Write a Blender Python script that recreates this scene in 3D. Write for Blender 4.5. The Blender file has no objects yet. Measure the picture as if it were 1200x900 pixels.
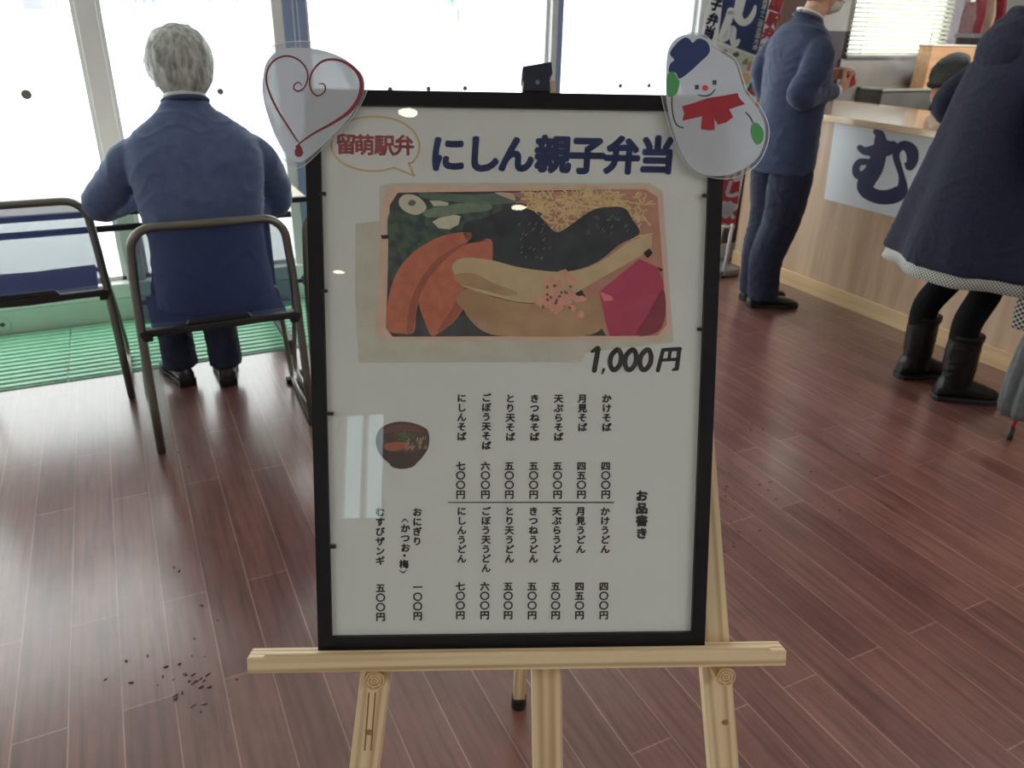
import bpy, bmesh, math, random
from mathutils import Vector as V, Matrix as M, noise as NZ
random.seed(7)
S = bpy.context.scene
COL = S.collection
PI = math.pi
R = math.radians

# ------------------------------------------------------------------ camera, sky, exposure
CAMH = 1.42
YAW, PITCH, ROLL, FPX = R(26.79), R(25.2), R(1.49), 910.0
fw = V((math.sin(YAW)*math.cos(PITCH), math.cos(YAW)*math.cos(PITCH), -math.sin(PITCH)))
rt0 = V((math.cos(YAW), -math.sin(YAW), 0)); up0 = rt0.cross(fw)
rt = rt0*math.cos(ROLL)+up0*math.sin(ROLL); up = up0*math.cos(ROLL)-rt0*math.sin(ROLL)
CAM = V((0, 0, CAMH))
cam = bpy.data.cameras.new('camera'); camo = bpy.data.objects.new('camera', cam); COL.objects.link(camo)
cam.sensor_width = 36; cam.lens = FPX/1200*36; cam.clip_start = .05; cam.clip_end = 500
camo.matrix_world = M(((rt.x, up.x, -fw.x, CAM.x), (rt.y, up.y, -fw.y, CAM.y), (rt.z, up.z, -fw.z, CAM.z), (0, 0, 0, 1)))
cam.dof.use_dof = True; cam.dof.focus_distance = 1.03; cam.dof.aperture_fstop = 10
S.camera = camo
S.view_settings.view_transform = 'Standard'; S.view_settings.look = 'None'
S.view_settings.exposure = 0.55; S.view_settings.gamma = 1; S.view_settings.use_curve_mapping = False
W = bpy.data.worlds.new('sky'); S.world = W; W.use_nodes = True
W.node_tree.nodes['Background'].inputs[0].default_value = (.97, 1.0, 1.0, 1)
W.node_tree.nodes['Background'].inputs[1].default_value = 3.0

def area(name, loc, size, energy, color, rot=(0, 0, 0)):
    l = bpy.data.lights.new(name, 'AREA'); l.shape = 'RECTANGLE'; l.size, l.size_y = size; l.energy = energy; l.color = color
    o = bpy.data.objects.new(name, l); COL.objects.link(o); o.location = loc; o.rotation_euler = rot
    return o
FILL_COL = (1, .985, .965)
area('ceiling_fill_light', (2.4, -1.6, 2.56), (2.0, 1.0), 30, FILL_COL)  # unseen fill panels under the ceiling, added to brighten sign, room and counter
area('ceiling_fill_light', (-3.4, -.2, 2.56), (1.0, 2.0), 26, FILL_COL)
area('ceiling_fill_light', (2.9, .7, 2.56), (1.0, 1.0), 11, FILL_COL)
area('kitchen_fill_light', (5.2, 3.25, 1.92), (1.0, .35), 13, FILL_COL)  # unseen fill added to brighten the kitchen, low so the counter hides its reflection

# ------------------------------------------------------------------ helpers: rays of the measured photo
def ray(x, y): return fw+rt*((x-600)/FPX)-up*((y-450)/FPX)
def at(x, y, ax, val):
    d = ray(x, y); return CAM+d*((val-CAM[ax])/d[ax])
class Plane:
    """a real flat surface: origin, two in-plane axes and the normal that faces the viewer"""
    def __init__(s, o, u, v): s.o = V(o); s.u = V(u).normalized(); s.v = (V(v)-s.u*V(v).dot(s.u)).normalized(); s.n = s.u.cross(s.v)
    def p(s, a, b, off=0.): return s.o+s.u*a+s.v*b+s.n*off
    def px(s, x, y, off=0.):
        d = ray(x, y); o = s.o+s.n*off; return CAM+d*((o-CAM).dot(s.n)/d.dot(s.n))
    def uv(s, x, y, off=0.):
        q = s.px(x, y, off)-s.o; return q.dot(s.u), q.dot(s.v)
    def mat(s): return M(((s.u.x, s.v.x, s.n.x, s.o.x), (s.u.y, s.v.y, s.n.y, s.o.y), (s.u.z, s.v.z, s.n.z, s.o.z), (0, 0, 0, 1)))

# ------------------------------------------------------------------ materials
def mat(name, col, rough=.6, metal=0., spec=.5, trans=None, emit=None, sheen=0., coat=0.):
    m = bpy.data.materials.new(name); m.use_nodes = True
    b = m.node_tree.nodes['Principled BSDF']
    b.inputs['Base Color'].default_value = (*col, 1); b.inputs['Roughness'].default_value = rough
    b.inputs['Metallic'].default_value = metal; b.inputs['Specular IOR Level'].default_value = spec
    if sheen: b.inputs['Sheen Weight'].default_value = sheen
    if coat: b.inputs['Coat Weight'].default_value = coat
    if emit: b.inputs['Emission Color'].default_value = (*emit[0], 1); b.inputs['Emission Strength'].default_value = emit[1]
    return m
def srgb(r, g, b):
    f = lambda c: (c/255/12.92) if c <= 10 else ((c/255+.055)/1.055)**2.4
    return f(r), f(g), f(b)
def nd(m, t, **k):
    n = m.node_tree.nodes.new(t)
    for a, b in k.items(): setattr(n, a, b)
    return n
def lk(m, a, b): m.node_tree.links.new(a, b)
def bsdf(m): return m.node_tree.nodes['Principled BSDF']
def coords(m, scale=(1, 1, 1), rot=(0, 0, 0), src='Object'):
    t = nd(m, 'ShaderNodeTexCoord'); p = nd(m, 'ShaderNodeMapping')
    p.inputs['Scale'].default_value = scale; p.inputs['Rotation'].default_value = rot
    lk(m, t.outputs[src], p.inputs['Vector']); return p.outputs['Vector']
def ramp(m, fac, stops):
    r = nd(m, 'ShaderNodeValToRGB'); e = r.color_ramp.elements
    while len(e) < len(stops): e.new(.5)
    for q, (pos, c) in zip(e, stops): q.position = pos; q.color = (*c, 1)
    lk(m, fac, r.inputs['Fac']); return r.outputs['Color']
def noisy(m, c1, c2, scale=(8, 8, 8), detail=4, lo=.3, hi=.7, bump=0., bscale=1., src='Object'):
    """two-tone mottling and a fine bump"""
    n = nd(m, 'ShaderNodeTexNoise'); n.inputs['Scale'].default_value = 1; n.inputs['Detail'].default_value = detail
    lk(m, coords(m, scale, src=src), n.inputs['Vector'])
    lk(m, ramp(m, n.outputs['Fac'], [(lo, c1), (hi, c2)]), bsdf(m).inputs['Base Color'])
    if bump:
        q = nd(m, 'ShaderNodeTexNoise'); q.inputs['Scale'].default_value = 1; q.inputs['Detail'].default_value = 3
        lk(m, coords(m, tuple(s*bscale for s in scale), src=src), q.inputs['Vector'])
        b = nd(m, 'ShaderNodeBump'); b.inputs['Strength'].default_value = bump; b.inputs['Distance'].default_value = .002
        lk(m, q.outputs['Fac'], b.inputs['Height']); lk(m, b.outputs['Normal'], bsdf(m).inputs['Normal'])
    return m
def glassy(name, tint=(1, 1, 1), fres=1.45, rough=0., base=0.):
    """thin clear sheet: lets light straight through, mirrors at the fresnel rate"""
    m = bpy.data.materials.new(name); m.use_nodes = True; nt = m.node_tree; nt.nodes.clear()
    o = nd(m, 'ShaderNodeOutputMaterial'); x = nd(m, 'ShaderNodeMixShader'); t = nd(m, 'ShaderNodeBsdfTransparent')
    g = nd(m, 'ShaderNodeBsdfGlossy'); g.inputs['Roughness'].default_value = rough; t.inputs['Color'].default_value = (*tint, 1)
    f = nd(m, 'ShaderNodeLayerWeight'); f.inputs['Blend'].default_value = .5
    pw = nd(m, 'ShaderNodeMath', operation='POWER'); pw.inputs[1].default_value = 5; lk(m, f.outputs['Facing'], pw.inputs[0])
    f0 = ((fres-1)/(fres+1))**2+base
    a = nd(m, 'ShaderNodeMath', operation='MULTIPLY_ADD'); a.inputs[1].default_value = 1-f0; a.inputs[2].default_value = f0; lk(m, pw.outputs[0], a.inputs[0])
    lk(m, a.outputs[0], x.inputs[0]); lk(m, t.outputs[0], x.inputs[1]); lk(m, g.outputs[0], x.inputs[2]); lk(m, x.outputs[0], o.inputs[0])
    return m
def sheer(name, col, alpha, rough=.8, translucent=.0):
    """cloth or film that is partly see-through"""
    m = mat(name, col, rough); nt = m.node_tree; o = [n for n in nt.nodes if n.type == 'OUTPUT_MATERIAL'][0]
    t = nd(m, 'ShaderNodeBsdfTransparent'); x = nd(m, 'ShaderNodeMixShader'); x.inputs[0].default_value = alpha
    s = bsdf(m).outputs[0]
    if translucent:
        tr = nd(m, 'ShaderNodeBsdfTranslucent'); tr.inputs[0].default_value = (*col, 1); y = nd(m, 'ShaderNodeMixShader'); y.inputs[0].default_value = translucent
        lk(m, s, y.inputs[1]); lk(m, tr.outputs[0], y.inputs[2]); s = y.outputs[0]
    lk(m, t.outputs[0], x.inputs[1]); lk(m, s, x.inputs[2]); lk(m, x.outputs[0], o.inputs[0]); return m
def wood(name, light, dark, along=2, grain=55, rough=.45):
    m = mat(name, light, rough)
    sc = [grain, grain, grain]; sc[along] = 1.6
    n = nd(m, 'ShaderNodeTexNoise'); n.inputs['Scale'].default_value = 1; n.inputs['Detail'].default_value = 5; n.inputs['Distortion'].default_value = .6
    lk(m, coords(m, sc), n.inputs['Vector'])
    w = nd(m, 'ShaderNodeTexWave', wave_type='RINGS', rings_direction='XYZ'[along]); w.inputs['Scale'].default_value = 1; w.inputs['Distortion'].default_value = 5; w.inputs['Detail'].default_value = 2
    s2 = [grain*.55]*3; s2[along] = .9
    lk(m, coords(m, s2), w.inputs['Vector'])
    x = nd(m, 'ShaderNodeMath', operation='MULTIPLY'); lk(m, n.outputs['Fac'], x.inputs[0]); lk(m, w.outputs['Fac'], x.inputs[1])
    lk(m, ramp(m, x.outputs[0], [(.1, light), (.62, dark)]), bsdf(m).inputs['Base Color'])
    return m

# ------------------------------------------------------------------ mesh builder
class MB:
    def __init__(s): s.v = []; s.f = []
    def add(s, vs, fs):
        k = len(s.v); s.v += [V(p) for p in vs]; s.f += [tuple(i+k for i in f) for f in fs]; return s
    def box(s, lo, hi):
        (a, b, c), (d, e, f) = lo, hi
        return s.add([(a, b, c), (d, b, c), (d, e, c), (a, e, c), (a, b, f), (d, b, f), (d, e, f), (a, e, f)],
                     [(0, 3, 2, 1), (4, 5, 6, 7), (0, 1, 5, 4), (1, 2, 6, 5), (2, 3, 7, 6), (3, 0, 4, 7)])
    def loft(s, rings, caps=True, closed=False):
        n = len(rings[0]); k = len(s.v)
        for r in rings: s.v += [V(p) for p in r]
        m = len(rings)
        for i in range(m if closed else m-1):
            for j in range(n):
                a, b = i*n+j, i*n+(j+1) % n; c, d = ((i+1) % m)*n+(j+1) % n, ((i+1) % m)*n+j
                s.f.append((k+a, k+b, k+c, k+d))
        if caps and not closed:
            s.f.append(tuple(k+j for j in reversed(range(n)))); s.f.append(tuple(k+(m-1)*n+j for j in range(n)))
        return s
    def tube(s, path, r, n=10, hint=(0, 0, 1), caps=True, closed=False, flat=None):
        """r: radius or list; flat: list of (ra, rb) half axes (a across hint x tangent, b the other)"""
        path = [V(p) for p in path]; m = len(path); rings = []; prev = None
        for i in range(m):
            a = path[i-1] if (i > 0 or closed) else path[0]; b = path[(i+1) % m] if (i < m-1 or closed) else path[-1]
            t = (b-a).normalized()
            x = (prev-t*prev.dot(t)) if prev is not None else V(hint).cross(t)
            if x.length < 1e-4: x = V((1, 0, 0)).cross(t)
            if x.length < 1e-4: x = V((0, 1, 0)).cross(t)
            x.normalize(); prev = x; y = t.cross(x)
            if flat: ra, rb = flat[i]
            else: ra = rb = (r[i] if isinstance(r, (list, tuple)) else r)
            rings.append([path[i]+x*(ra*math.cos(2*PI*j/n))+y*(rb*math.sin(2*PI*j/n)) for j in range(n)])
        return s.loft(rings, caps, closed)
    def ell(s, c, r, rot=None, nu=16, nv=10):
        c = V(c); r = (r,)*3 if isinstance(r, (int, float)) else r; rings = []
        for i in range(1, nv):
            a = PI*i/nv-PI/2; rings.append([V((r[0]*math.cos(a)*math.cos(2*PI*j/nu), r[1]*math.cos(a)*math.sin(2*PI*j/nu), r[2]*math.sin(a))) for j in range(nu)])
        if rot: rings = [[rot @ p for p in q] for q in rings]
        lo, hi = V((0, 0, -r[2])), V((0, 0, r[2]))
        if rot: lo, hi = rot @ lo, rot @ hi
        k = len(s.v); s.loft([[c+p for p in q] for q in rings], caps=False)
        e = len(s.v); s.v += [c+lo, c+hi]; b = k+(nv-2)*nu
        for j in range(nu):
            s.f.append((e, k+(j+1) % nu, k+j)); s.f.append((e+1, b+j, b+(j+1) % nu))
        return s
    def cyl(s, a, b, r, n=20): return s.tube([a, b], r, n)
    def poly(s, pts, thick=None, n=None):
        """flat outline; with thick and normal n a slab of that thickness behind it"""
        pts = [V(p) for p in pts]; k = len(s.v); m = len(pts)
        s.v += pts; s.f.append(tuple(range(k, k+m)))
        if thick:
            s.v += [p-V(n)*thick for p in pts]; s.f.append(tuple(reversed(range(k+m, k+2*m))))
            for j in range(m): s.f.append((k+(j+1) % m, k+j, k+m+j, k+m+(j+1) % m))
        return s
    def build(s, name, m, parent=None, smooth=False, mtx=None, bevel=0., sub=0, autosmooth=None):
        me = bpy.data.meshes.new(name); me.from_pydata([tuple(p) for p in s.v], [], s.f); me.update()
        bm = bmesh.new(); bm.from_mesh(me); bmesh.ops.recalc_face_normals(bm, faces=bm.faces)
        bm.to_mesh(me); bm.free()
        return link(name, me, m, parent, smooth, mtx, bevel, sub)
def link(name, me, m, parent=None, smooth=False, mtx=None, bevel=0., sub=0):
    if m: me.materials.append(m)
    if smooth:
        for p in me.polygons: p.use_smooth = True
    o = bpy.data.objects.new(name, me); COL.objects.link(o)
    if parent is not None: adopt(o, parent)
    if mtx is not None: o.matrix_basis = mtx
    if bevel:
        b = o.modifiers.new('bevel', 'BEVEL'); b.width = bevel; b.segments = 2; b.limit_method = 'ANGLE'; b.angle_limit = R(40)
    if sub:
        q = o.modifiers.new('sub', 'SUBSURF'); q.levels = q.render_levels = sub
    return o
WM = {}
def wm(o):
    if o.name in WM: return WM[o.name]
    m = o.matrix_basis.copy()
    return m if o.parent is None else wm(o.parent) @ o.matrix_parent_inverse @ m
def adopt(o, parent):
    """child keeps its world-space coordinates"""
    o.parent = parent; o.matrix_parent_inverse = wm(parent).inverted()
def tag(o, label, cat, group=None, kind=None):
    o['label'] = label; o['category'] = cat
    if group: o['group'] = group
    if kind: o['kind'] = kind
    return o
def thing(name, label, cat, loc=(0, 0, 0), group=None):
    o = bpy.data.objects.new(name, None); COL.objects.link(o); o.location = loc; o.empty_display_size = .05
    return tag(o, label, cat, group)
def struct(o): o['kind'] = 'structure'; return o
def smooth_closed(pts, k=6):
    """Catmull-Rom through a closed list of 2-D points"""
    n = len(pts); out = []
    for i in range(n):
        p0, p1, p2, p3 = (V((*pts[(i+j) % n][:2], 0)) for j in (-1, 0, 1, 2))
        for t in range(k):
            t /= k; q = .5*((2*p1)+(p2-p0)*t+(2*p0-5*p1+4*p2-p3)*t*t+(3*p1-p0-3*p2+p3)*t**3); out.append((q.x, q.y))
    return out
def smooth_open(pts, k=8):
    n = len(pts); out = []
    for i in range(n-1):
        p0, p1, p2, p3 = (pts[max(0, min(n-1, i+j))] for j in (-1, 0, 1, 2))
        for t in range(k):
            t /= k; out.append(tuple(.5*((2*b)+(c-a)*t+(2*a-5*b+4*c-d)*t*t+(3*b-a-3*c+d)*t**3) for a, b, c, d in zip(p0, p1, p2, p3)))
    out.append(tuple(pts[-1])); return out
def patch(pl, pts, off, m, name, parent, k=6, thick=None):
    """a printed or cut-out patch on plane pl, outline measured in the photo"""
    q = smooth_closed(pts, k) if k else pts
    mb = MB(); mb.poly([pl.px(x, y, off) for x, y in q], thick, pl.n); return mb.build(name, m, parent)
def brush(mb, pl, pts, off, k=8, wk=1., step=0.):
    """a brush stroke of changing width: pts = (x, y, half width) in photo pixels"""
    q = smooth_open([tuple(p) for p in pts], k); L = []; Rr = []
    for i, (x, y, w) in enumerate(q):
        a = q[max(0, i-1)]; b = q[min(len(q)-1, i+1)]; dx, dy = b[0]-a[0], b[1]-a[1]; l = math.hypot(dx, dy) or 1
        L.append(pl.px(x-dy/l*w*wk, y+dx/l*w*wk, off+i*step)); Rr.append(pl.px(x+dy/l*w*wk, y-dx/l*w*wk, off+i*step))
    for i in range(len(q)-1): mb.add([L[i], L[i+1], Rr[i+1], Rr[i]], [(0, 1, 2, 3)])
    for (x, y, w), o2 in ((q[0], off), (q[-1], off)):
        mb.poly([pl.px(x+w*wk*math.cos(a*PI/6), y+w*wk*math.sin(a*PI/6), o2) for a in range(12)])
    return mb
# lettering
_cu = bpy.data.curves.new('glyph', 'FONT'); _go = bpy.data.objects.new('glyph', _cu); COL.objects.link(_go); _gc = {}
def glyph(ch, fat=.02):
    if (ch, fat) not in _gc:
        _cu.body = ch; _cu.size = 1; _cu.offset = fat; _cu.resolution_u = 3
        dg = bpy.context.evaluated_depsgraph_get(); dg.update(); e = _go.evaluated_get(dg); me = e.to_mesh()
        _gc[(ch, fat)] = ([(v.co.x-.5, v.co.y-.37) for v in me.vertices], [tuple(p.vertices) for p in me.polygons]); e.to_mesh_clear()
    return _gc[(ch, fat)]
def write(mb, pl, ch, cx, cy, w, h, off, fat=.02, rot=0., slant=0.):
    """one character centred at in-plane (cx, cy), its em box w by h metres; fat thickens the strokes"""
    vs, fs = glyph(ch, 0); c, s_ = math.cos(rot), math.sin(rot)
    for k in range(9 if fat > .025 else 5 if fat else 1):
        if k == 0: ox = oy = 0
        else: a_ = 2*PI*k/(8 if fat > .025 else 4)+.3; ox, oy = fat*math.cos(a_), fat*math.sin(a_)
        out = []
        for x, y in vs:
            x += ox; y += oy; x = (x+slant*y)*w; y = y*h; out.append(pl.p(cx+x*c-y*s_, cy+x*s_+y*c, off))
        mb.add(out, fs)
    return mb
def beam(name, a, b, w, d, m, parent, side, bevel=.0015, extra=0):
    """straight timber from a to b: w along side, d across; the grain runs along it"""
    a, b = V(a), V(b); t = (b-a).normalized(); x = (V(side)-t*V(side).dot(t)).normalized(); y = t.cross(x); L = (b-a).length
    mt = M(((x.x, y.x, t.x, a.x), (x.y, y.y, t.y, a.y), (x.z, y.z, t.z, a.z), (0, 0, 0, 1)))
    return MB().box((-w/2, -d/2, 0), (w/2, d/2, L)).build(name, m, parent, mtx=mt, bevel=bevel)

# ------------------------------------------------------------------ palette
WHITE = mat('white_paint', srgb(225, 225, 220), .8)
M_floor = mat('floor_boards', (.1, .04, .04), .3)
def floor_nodes(m):
    t = nd(m, 'ShaderNodeTexCoord'); s = nd(m, 'ShaderNodeSeparateXYZ'); c = nd(m, 'ShaderNodeCombineXYZ'); lk(m, t.outputs['Object'], s.inputs[0])
    a = nd(m, 'ShaderNodeMath', operation='ADD'); a.inputs[1].default_value = .196+20*.1077; lk(m, s.outputs['X'], a.inputs[0])
    lk(m, s.outputs['Y'], c.inputs['X']); lk(m, a.outputs[0], c.inputs['Y'])
    b = nd(m, 'ShaderNodeTexBrick'); b.offset = .37; b.offset_frequency = 2; b.squash = 1
    b.inputs['Scale'].default_value = 1; b.inputs['Brick Width'].default_value = .92; b.inputs['Row Height'].default_value = .1077
    b.inputs['Mortar Size'].default_value = .0016; b.inputs['Mortar Smooth'].default_value = .1; b.inputs['Bias'].default_value = 0
    b.inputs['Color1'].default_value = (*srgb(110, 70, 65), 1); b.inputs['Color2'].default_value = (*srgb(128, 87, 80), 1); b.inputs['Mortar'].default_value = (*srgb(158, 126, 118), 1)
    lk(m, c.outputs[0], b.inputs['Vector'])
    g = nd(m, 'ShaderNodeTexNoise'); g.inputs['Scale'].default_value = 1; g.inputs['Detail'].default_value = 6; lk(m, coords(m, (62, 3.2, 1)), g.inputs['Vector'])
    st = nd(m, 'ShaderNodeTexNoise'); st.inputs['Scale'].default_value = 1; st.inputs['Detail'].default_value = 8; st.inputs['Roughness'].default_value = .75; lk(m, coords(m, (7, 4, 1)), st.inputs['Vector'])
    x = nd(m, 'ShaderNodeMix', data_type='RGBA', blend_type='MULTIPLY'); x.inputs[0].default_value = .8
    lk(m, b.outputs['Color'], x.inputs[6]); lk(m, ramp(m, g.outputs['Fac'], [(.30, (.5, .45, .44)), (.52, (.95, .94, .93)), (.7, (1.16, 1.14, 1.12))]), x.inputs[7])
    y = nd(m, 'ShaderNodeMix', data_type='RGBA', blend_type='MULTIPLY'); y.inputs[0].default_value = .8
    lk(m, x.outputs[2], y.inputs[6]); lk(m, ramp(m, st.outputs['Fac'], [(.28, (.66, .6, .58)), (.58, (1.04, 1.04, 1.04))]), y.inputs[7])
    lk(m, y.outputs[2], bsdf(m).inputs['Base Color'])
    bsdf(m).inputs['Roughness'].default_value = .32
    bp = nd(m, 'ShaderNodeBump'); bp.inputs['Strength'].default_value = .25; bp.inputs['Distance'].default_value = .001
    mm = nd(m, 'ShaderNodeMath', operation='SUBTRACT'); lk(m, g.outputs['Fac'], mm.inputs[0]); lk(m, b.outputs['Fac'], mm.inputs[1])
    lk(m, mm.outputs[0], bp.inputs['Height']); lk(m, bp.outputs['Normal'], bsdf(m).inputs['Normal'])
floor_nodes(M_floor)
bsdf(M_floor).inputs['Specular IOR Level'].default_value = .55; bsdf(M_floor).inputs['Coat Weight'].default_value = .8; bsdf(M_floor).inputs['Coat Roughness'].default_value = .2
M_frame = mat('black_frame', (.008, .008, .010), .4, spec=.3)
M_paper = mat('poster_paper', srgb(228, 231, 228), .8)
M_ink = mat('black_ink', srgb(22, 22, 26), .7)
M_navyink = mat('navy_ink', srgb(54, 78, 146), .7)
M_pinkink = mat('pink_ink', srgb(226, 132, 144), .7)
M_goldink = mat('gold_ink', srgb(222, 188, 150), .7)
M_pine = wood('pine', srgb(234, 212, 172), srgb(192, 158, 114))
M_pine_end = wood('pine_end_grain', srgb(226, 194, 146), srgb(150, 108, 66), along=2, grain=130)
M_rubber = mat('black_rubber', (.01, .01, .01), .6)
M_clear = glassy('clear_film', (.95, .965, 1), 1.45, .08, .18)
M_cover = glassy('acrylic_cover', (.97, .98, .97), 1.45, .0, .035)
M_glass = glassy('window_glass', (.975, .995, .985), 1.45, 0, 0)
M_card = sheer('laminated_card', srgb(226, 231, 238), .87, .35, .3)
M_steel = mat('chair_tube', srgb(120, 118, 112), .35, .85)
M_black = mat('black_plastic', (.012, .012, .014), .45)
M_seat = noisy(mat('navy_seat', srgb(34, 40, 76), .8), srgb(30, 36, 70), srgb(46, 54, 98), (60, 60, 60), 2)
M_net = sheer('chair_net', srgb(52, 62, 104), .74, .8, .35)
M_suit = noisy(mat('navy_suit', srgb(42, 52, 80), .85, sheen=.12), srgb(39, 48, 77), srgb(47, 57, 88), (30, 30, 30), 3, bump=.3, bscale=20)
M_trouser = noisy(mat('navy_trousers', srgb(26, 32, 54), .85), srgb(22, 27, 48), srgb(34, 40, 64), (30, 30, 30), 3)
M_glaresuit = noisy(mat('glare_paled_suit', srgb(76, 90, 126), .85, sheen=.15), srgb(73, 87, 124), srgb(82, 97, 134), (30, 30, 30), 3, bump=.3, bscale=20)  # navy suit paled and blued, window glare mixed into its colour
M_coat = noisy(mat('navy_wool', srgb(22, 27, 54), .95, sheen=.06), srgb(15, 18, 38), srgb(25, 29, 56), (90, 90, 90), 3, bump=.6, bscale=4)
M_skin = noisy(mat('skin', srgb(206, 158, 134), .5), srgb(196, 146, 122), srgb(216, 170, 146), (30, 30, 30), 3)
M_ghair = noisy(mat('grey_hair', srgb(170, 172, 170), .55), srgb(120, 124, 124), srgb(206, 208, 202), (60, 60, 18), 4, bump=.8, bscale=2)
M_dhair = noisy(mat('dark_hair', srgb(30, 26, 25), .5), srgb(20, 18, 18), srgb(44, 38, 36), (80, 80, 20), 4, bump=.8, bscale=2)
M_shoe = mat('black_leather', (.012, .011, .012), .32)
M_boot = noisy(mat('black_boot', (.008, .008, .009), .42, spec=.3), (.005, .005, .005), (.012, .011, .011), (25, 25, 25), 3, bump=.7, bscale=2)
M_tights = noisy(mat('black_tights', (.007, .007, .009), .9, spec=.15), (.005, .005, .007), (.010, .010, .012), (200, 200, 200), 2)
M_shirt = mat('white_shirt', srgb(226, 228, 232), .8)

# ================================================================== THE SETTING
def slab(name, lo, hi, m, parent=None, bevel=0.):
    return MB().box(lo, hi).build(name, m, parent, bevel=bevel)
X0, X1, Y0, Y1, ZC = -4.5, 6.6, -4.0, 4.165, 2.6
struct(slab('floor', (X0, Y0, -.1), (X1, Y1+.14, 0), M_floor))
struct(slab('ceiling', (X0, Y0, ZC), (X1, Y1+.14, ZC+.1), WHITE))
struct(slab('wall_left', (X0-.12, Y0, 0), (X0, Y1+.14, ZC), WHITE))
struct(slab('wall_right', (X1, Y0, 0), (X1+.12, Y1+.14, ZC), WHITE))
wn = MB()     # near wall with a window in it
NX0, NX1, NZ0, NZ1 = -3.14, -2.64, .86, 1.86
wn.box((X0, Y0-.12, 0), (NX0, Y0, ZC)); wn.box((NX1, Y0-.12, 0), (X1, Y0, ZC)); wn.box((NX0, Y0-.12, 0), (NX1, Y0, NZ0)); wn.box((NX0, Y0-.12, NZ1), (NX1, Y0, ZC))
struct(wn.build('wall_near', WHITE))
M_alu = mat('aluminium', srgb(226, 227, 228), .45)
M_post = mat('steel_post', srgb(136, 152, 190), .5)
fr = MB()
for a, b in (((NX0, NZ0), (NX0+.05, NZ1)), ((NX1-.05, NZ0), (NX1, NZ1)), ((NX0, NZ0), (NX1, NZ0+.05)), ((NX0, NZ1-.05), (NX1, NZ1)), ((-2.90, NZ0), (-2.865, NZ1))):
    fr.box((a[0], Y0-.08, a[1]), (b[0], Y0-.03, b[1]))
w = struct(fr.build('window_9', M_alu)); slab('pane', (NX0+.02, Y0-.06, NZ0+.02), (NX1-.02, Y0-.055, NZ1-.02), glassy('tinted_glass', (.74, .84, .87)), w)

WALLR = 3.36   # the glazed front ends here
M_taupe = noisy(mat('taupe_wall', srgb(92, 88, 94), .7), srgb(86, 82, 88), srgb(98, 94, 100), (5, 5, 5), 3)
M_lightwall = noisy(mat('pale_wall', srgb(190, 190, 186), .8), srgb(184, 184, 180), srgb(196, 196, 192), (5, 5, 5), 3)
M_brown = noisy(mat('brown_wall', srgb(112, 82, 76), .6), srgb(104, 74, 68), srgb(120, 90, 84), (6, 6, 2), 3)
KX0, KX1, KZ0, KZ1 = 4.60, 5.58, 1.225, 2.15   # kitchen window
wf = MB()
wf.box((X0, Y1, 2.36), (WALLR, Y1+.14, ZC))
wf.box((WALLR, Y1, 1.395), (KX0, Y1+.14, ZC)); wf.box((KX1, Y1, 1.395), (X1, Y1+.14, ZC)); wf.box((KX0, Y1, KZ1), (KX1, Y1+.14, ZC))
struct(wf.build('wall_far', M_lightwall))
wl = MB(); wl.box((WALLR, Y1, 0), (KX0, Y1+.14, 1.395)); wl.box((KX1, Y1, 0), (X1, Y1+.14, 1.395)); wl.box((KX0, Y1, 0), (KX1, Y1+.14, KZ0))
wlo = struct(wl.build('wall_far_dado', M_taupe))
struct(slab('pillar', (WALLR, 3.93, 0), (4.05, Y1-.001, ZC), M_brown))
struct(slab('baseboard_far', (WALLR-.004, 3.915, 0), (4.06, 3.93, .095), mat('white_baseboard', srgb(222, 222, 220), .5)))
# kitchen window: frame, pane and blind
kw = MB()
for a, b in (((KX0, KZ0), (KX0+.04, KZ1)), ((KX1-.04, KZ0), (KX1, KZ1)), ((KX0, KZ0), (KX1, KZ0+.04)), ((KX0, KZ1-.04), (KX1, KZ1))):
    kw.box((a[0], Y1+.03, a[1]), (b[0], Y1+.09, b[1]))
kw = struct(kw.build('window_8', M_alu)); slab('pane', (KX0+.02, Y1+.055, KZ0+.02), (KX1-.02, Y1+.06, KZ1-.02), M_glass, kw)

# the glazed front
M_sage = noisy(mat('sage_sill', srgb(205, 226, 212), .5), srgb(200, 221, 207), srgb(210, 231, 217), (9, 9, 9), 3)
struct(slab('baseboard_window', (X0, Y1-.03, 0), (WALLR, Y1+.14, .118), M_sage, bevel=.004))
struct(slab('windowsill', (X0, Y1-.03, .118), (WALLR, Y1+.14, .19), mat('white_sill', srgb(232, 236, 234), .5), bevel=.006))
struct(slab('trim_1', (X0, Y1+.02, 2.28), (WALLR, Y1+.12, 2.36), M_alu))
POSTS = [(-3.9, .08), (-1.75, .08), (-.012, .085), (.885, .11), (2.325, .062), (3.335, .05)]
for k, (x, w_) in enumerate(POSTS):
    p = struct(slab('trim_%d' % (k+2), (x-w_/2, Y1, .19), (x+w_/2, Y1+.11, 2.28), M_alu if k not in (3,) else M_post, bevel=.004))
    if k == 3:
        struct(slab('trim_9', (x-w_/2-.052, Y1+.01, .19), (x-w_/2, Y1+.1, 2.28), M_alu, bevel=.003))
    if k == 4:
        struct(slab('trim_10', (x+.005, Y1-.012, .19), (x+w_/2+.004, Y1, 2.28), M_post, bevel=.002))
prev = X0
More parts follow.
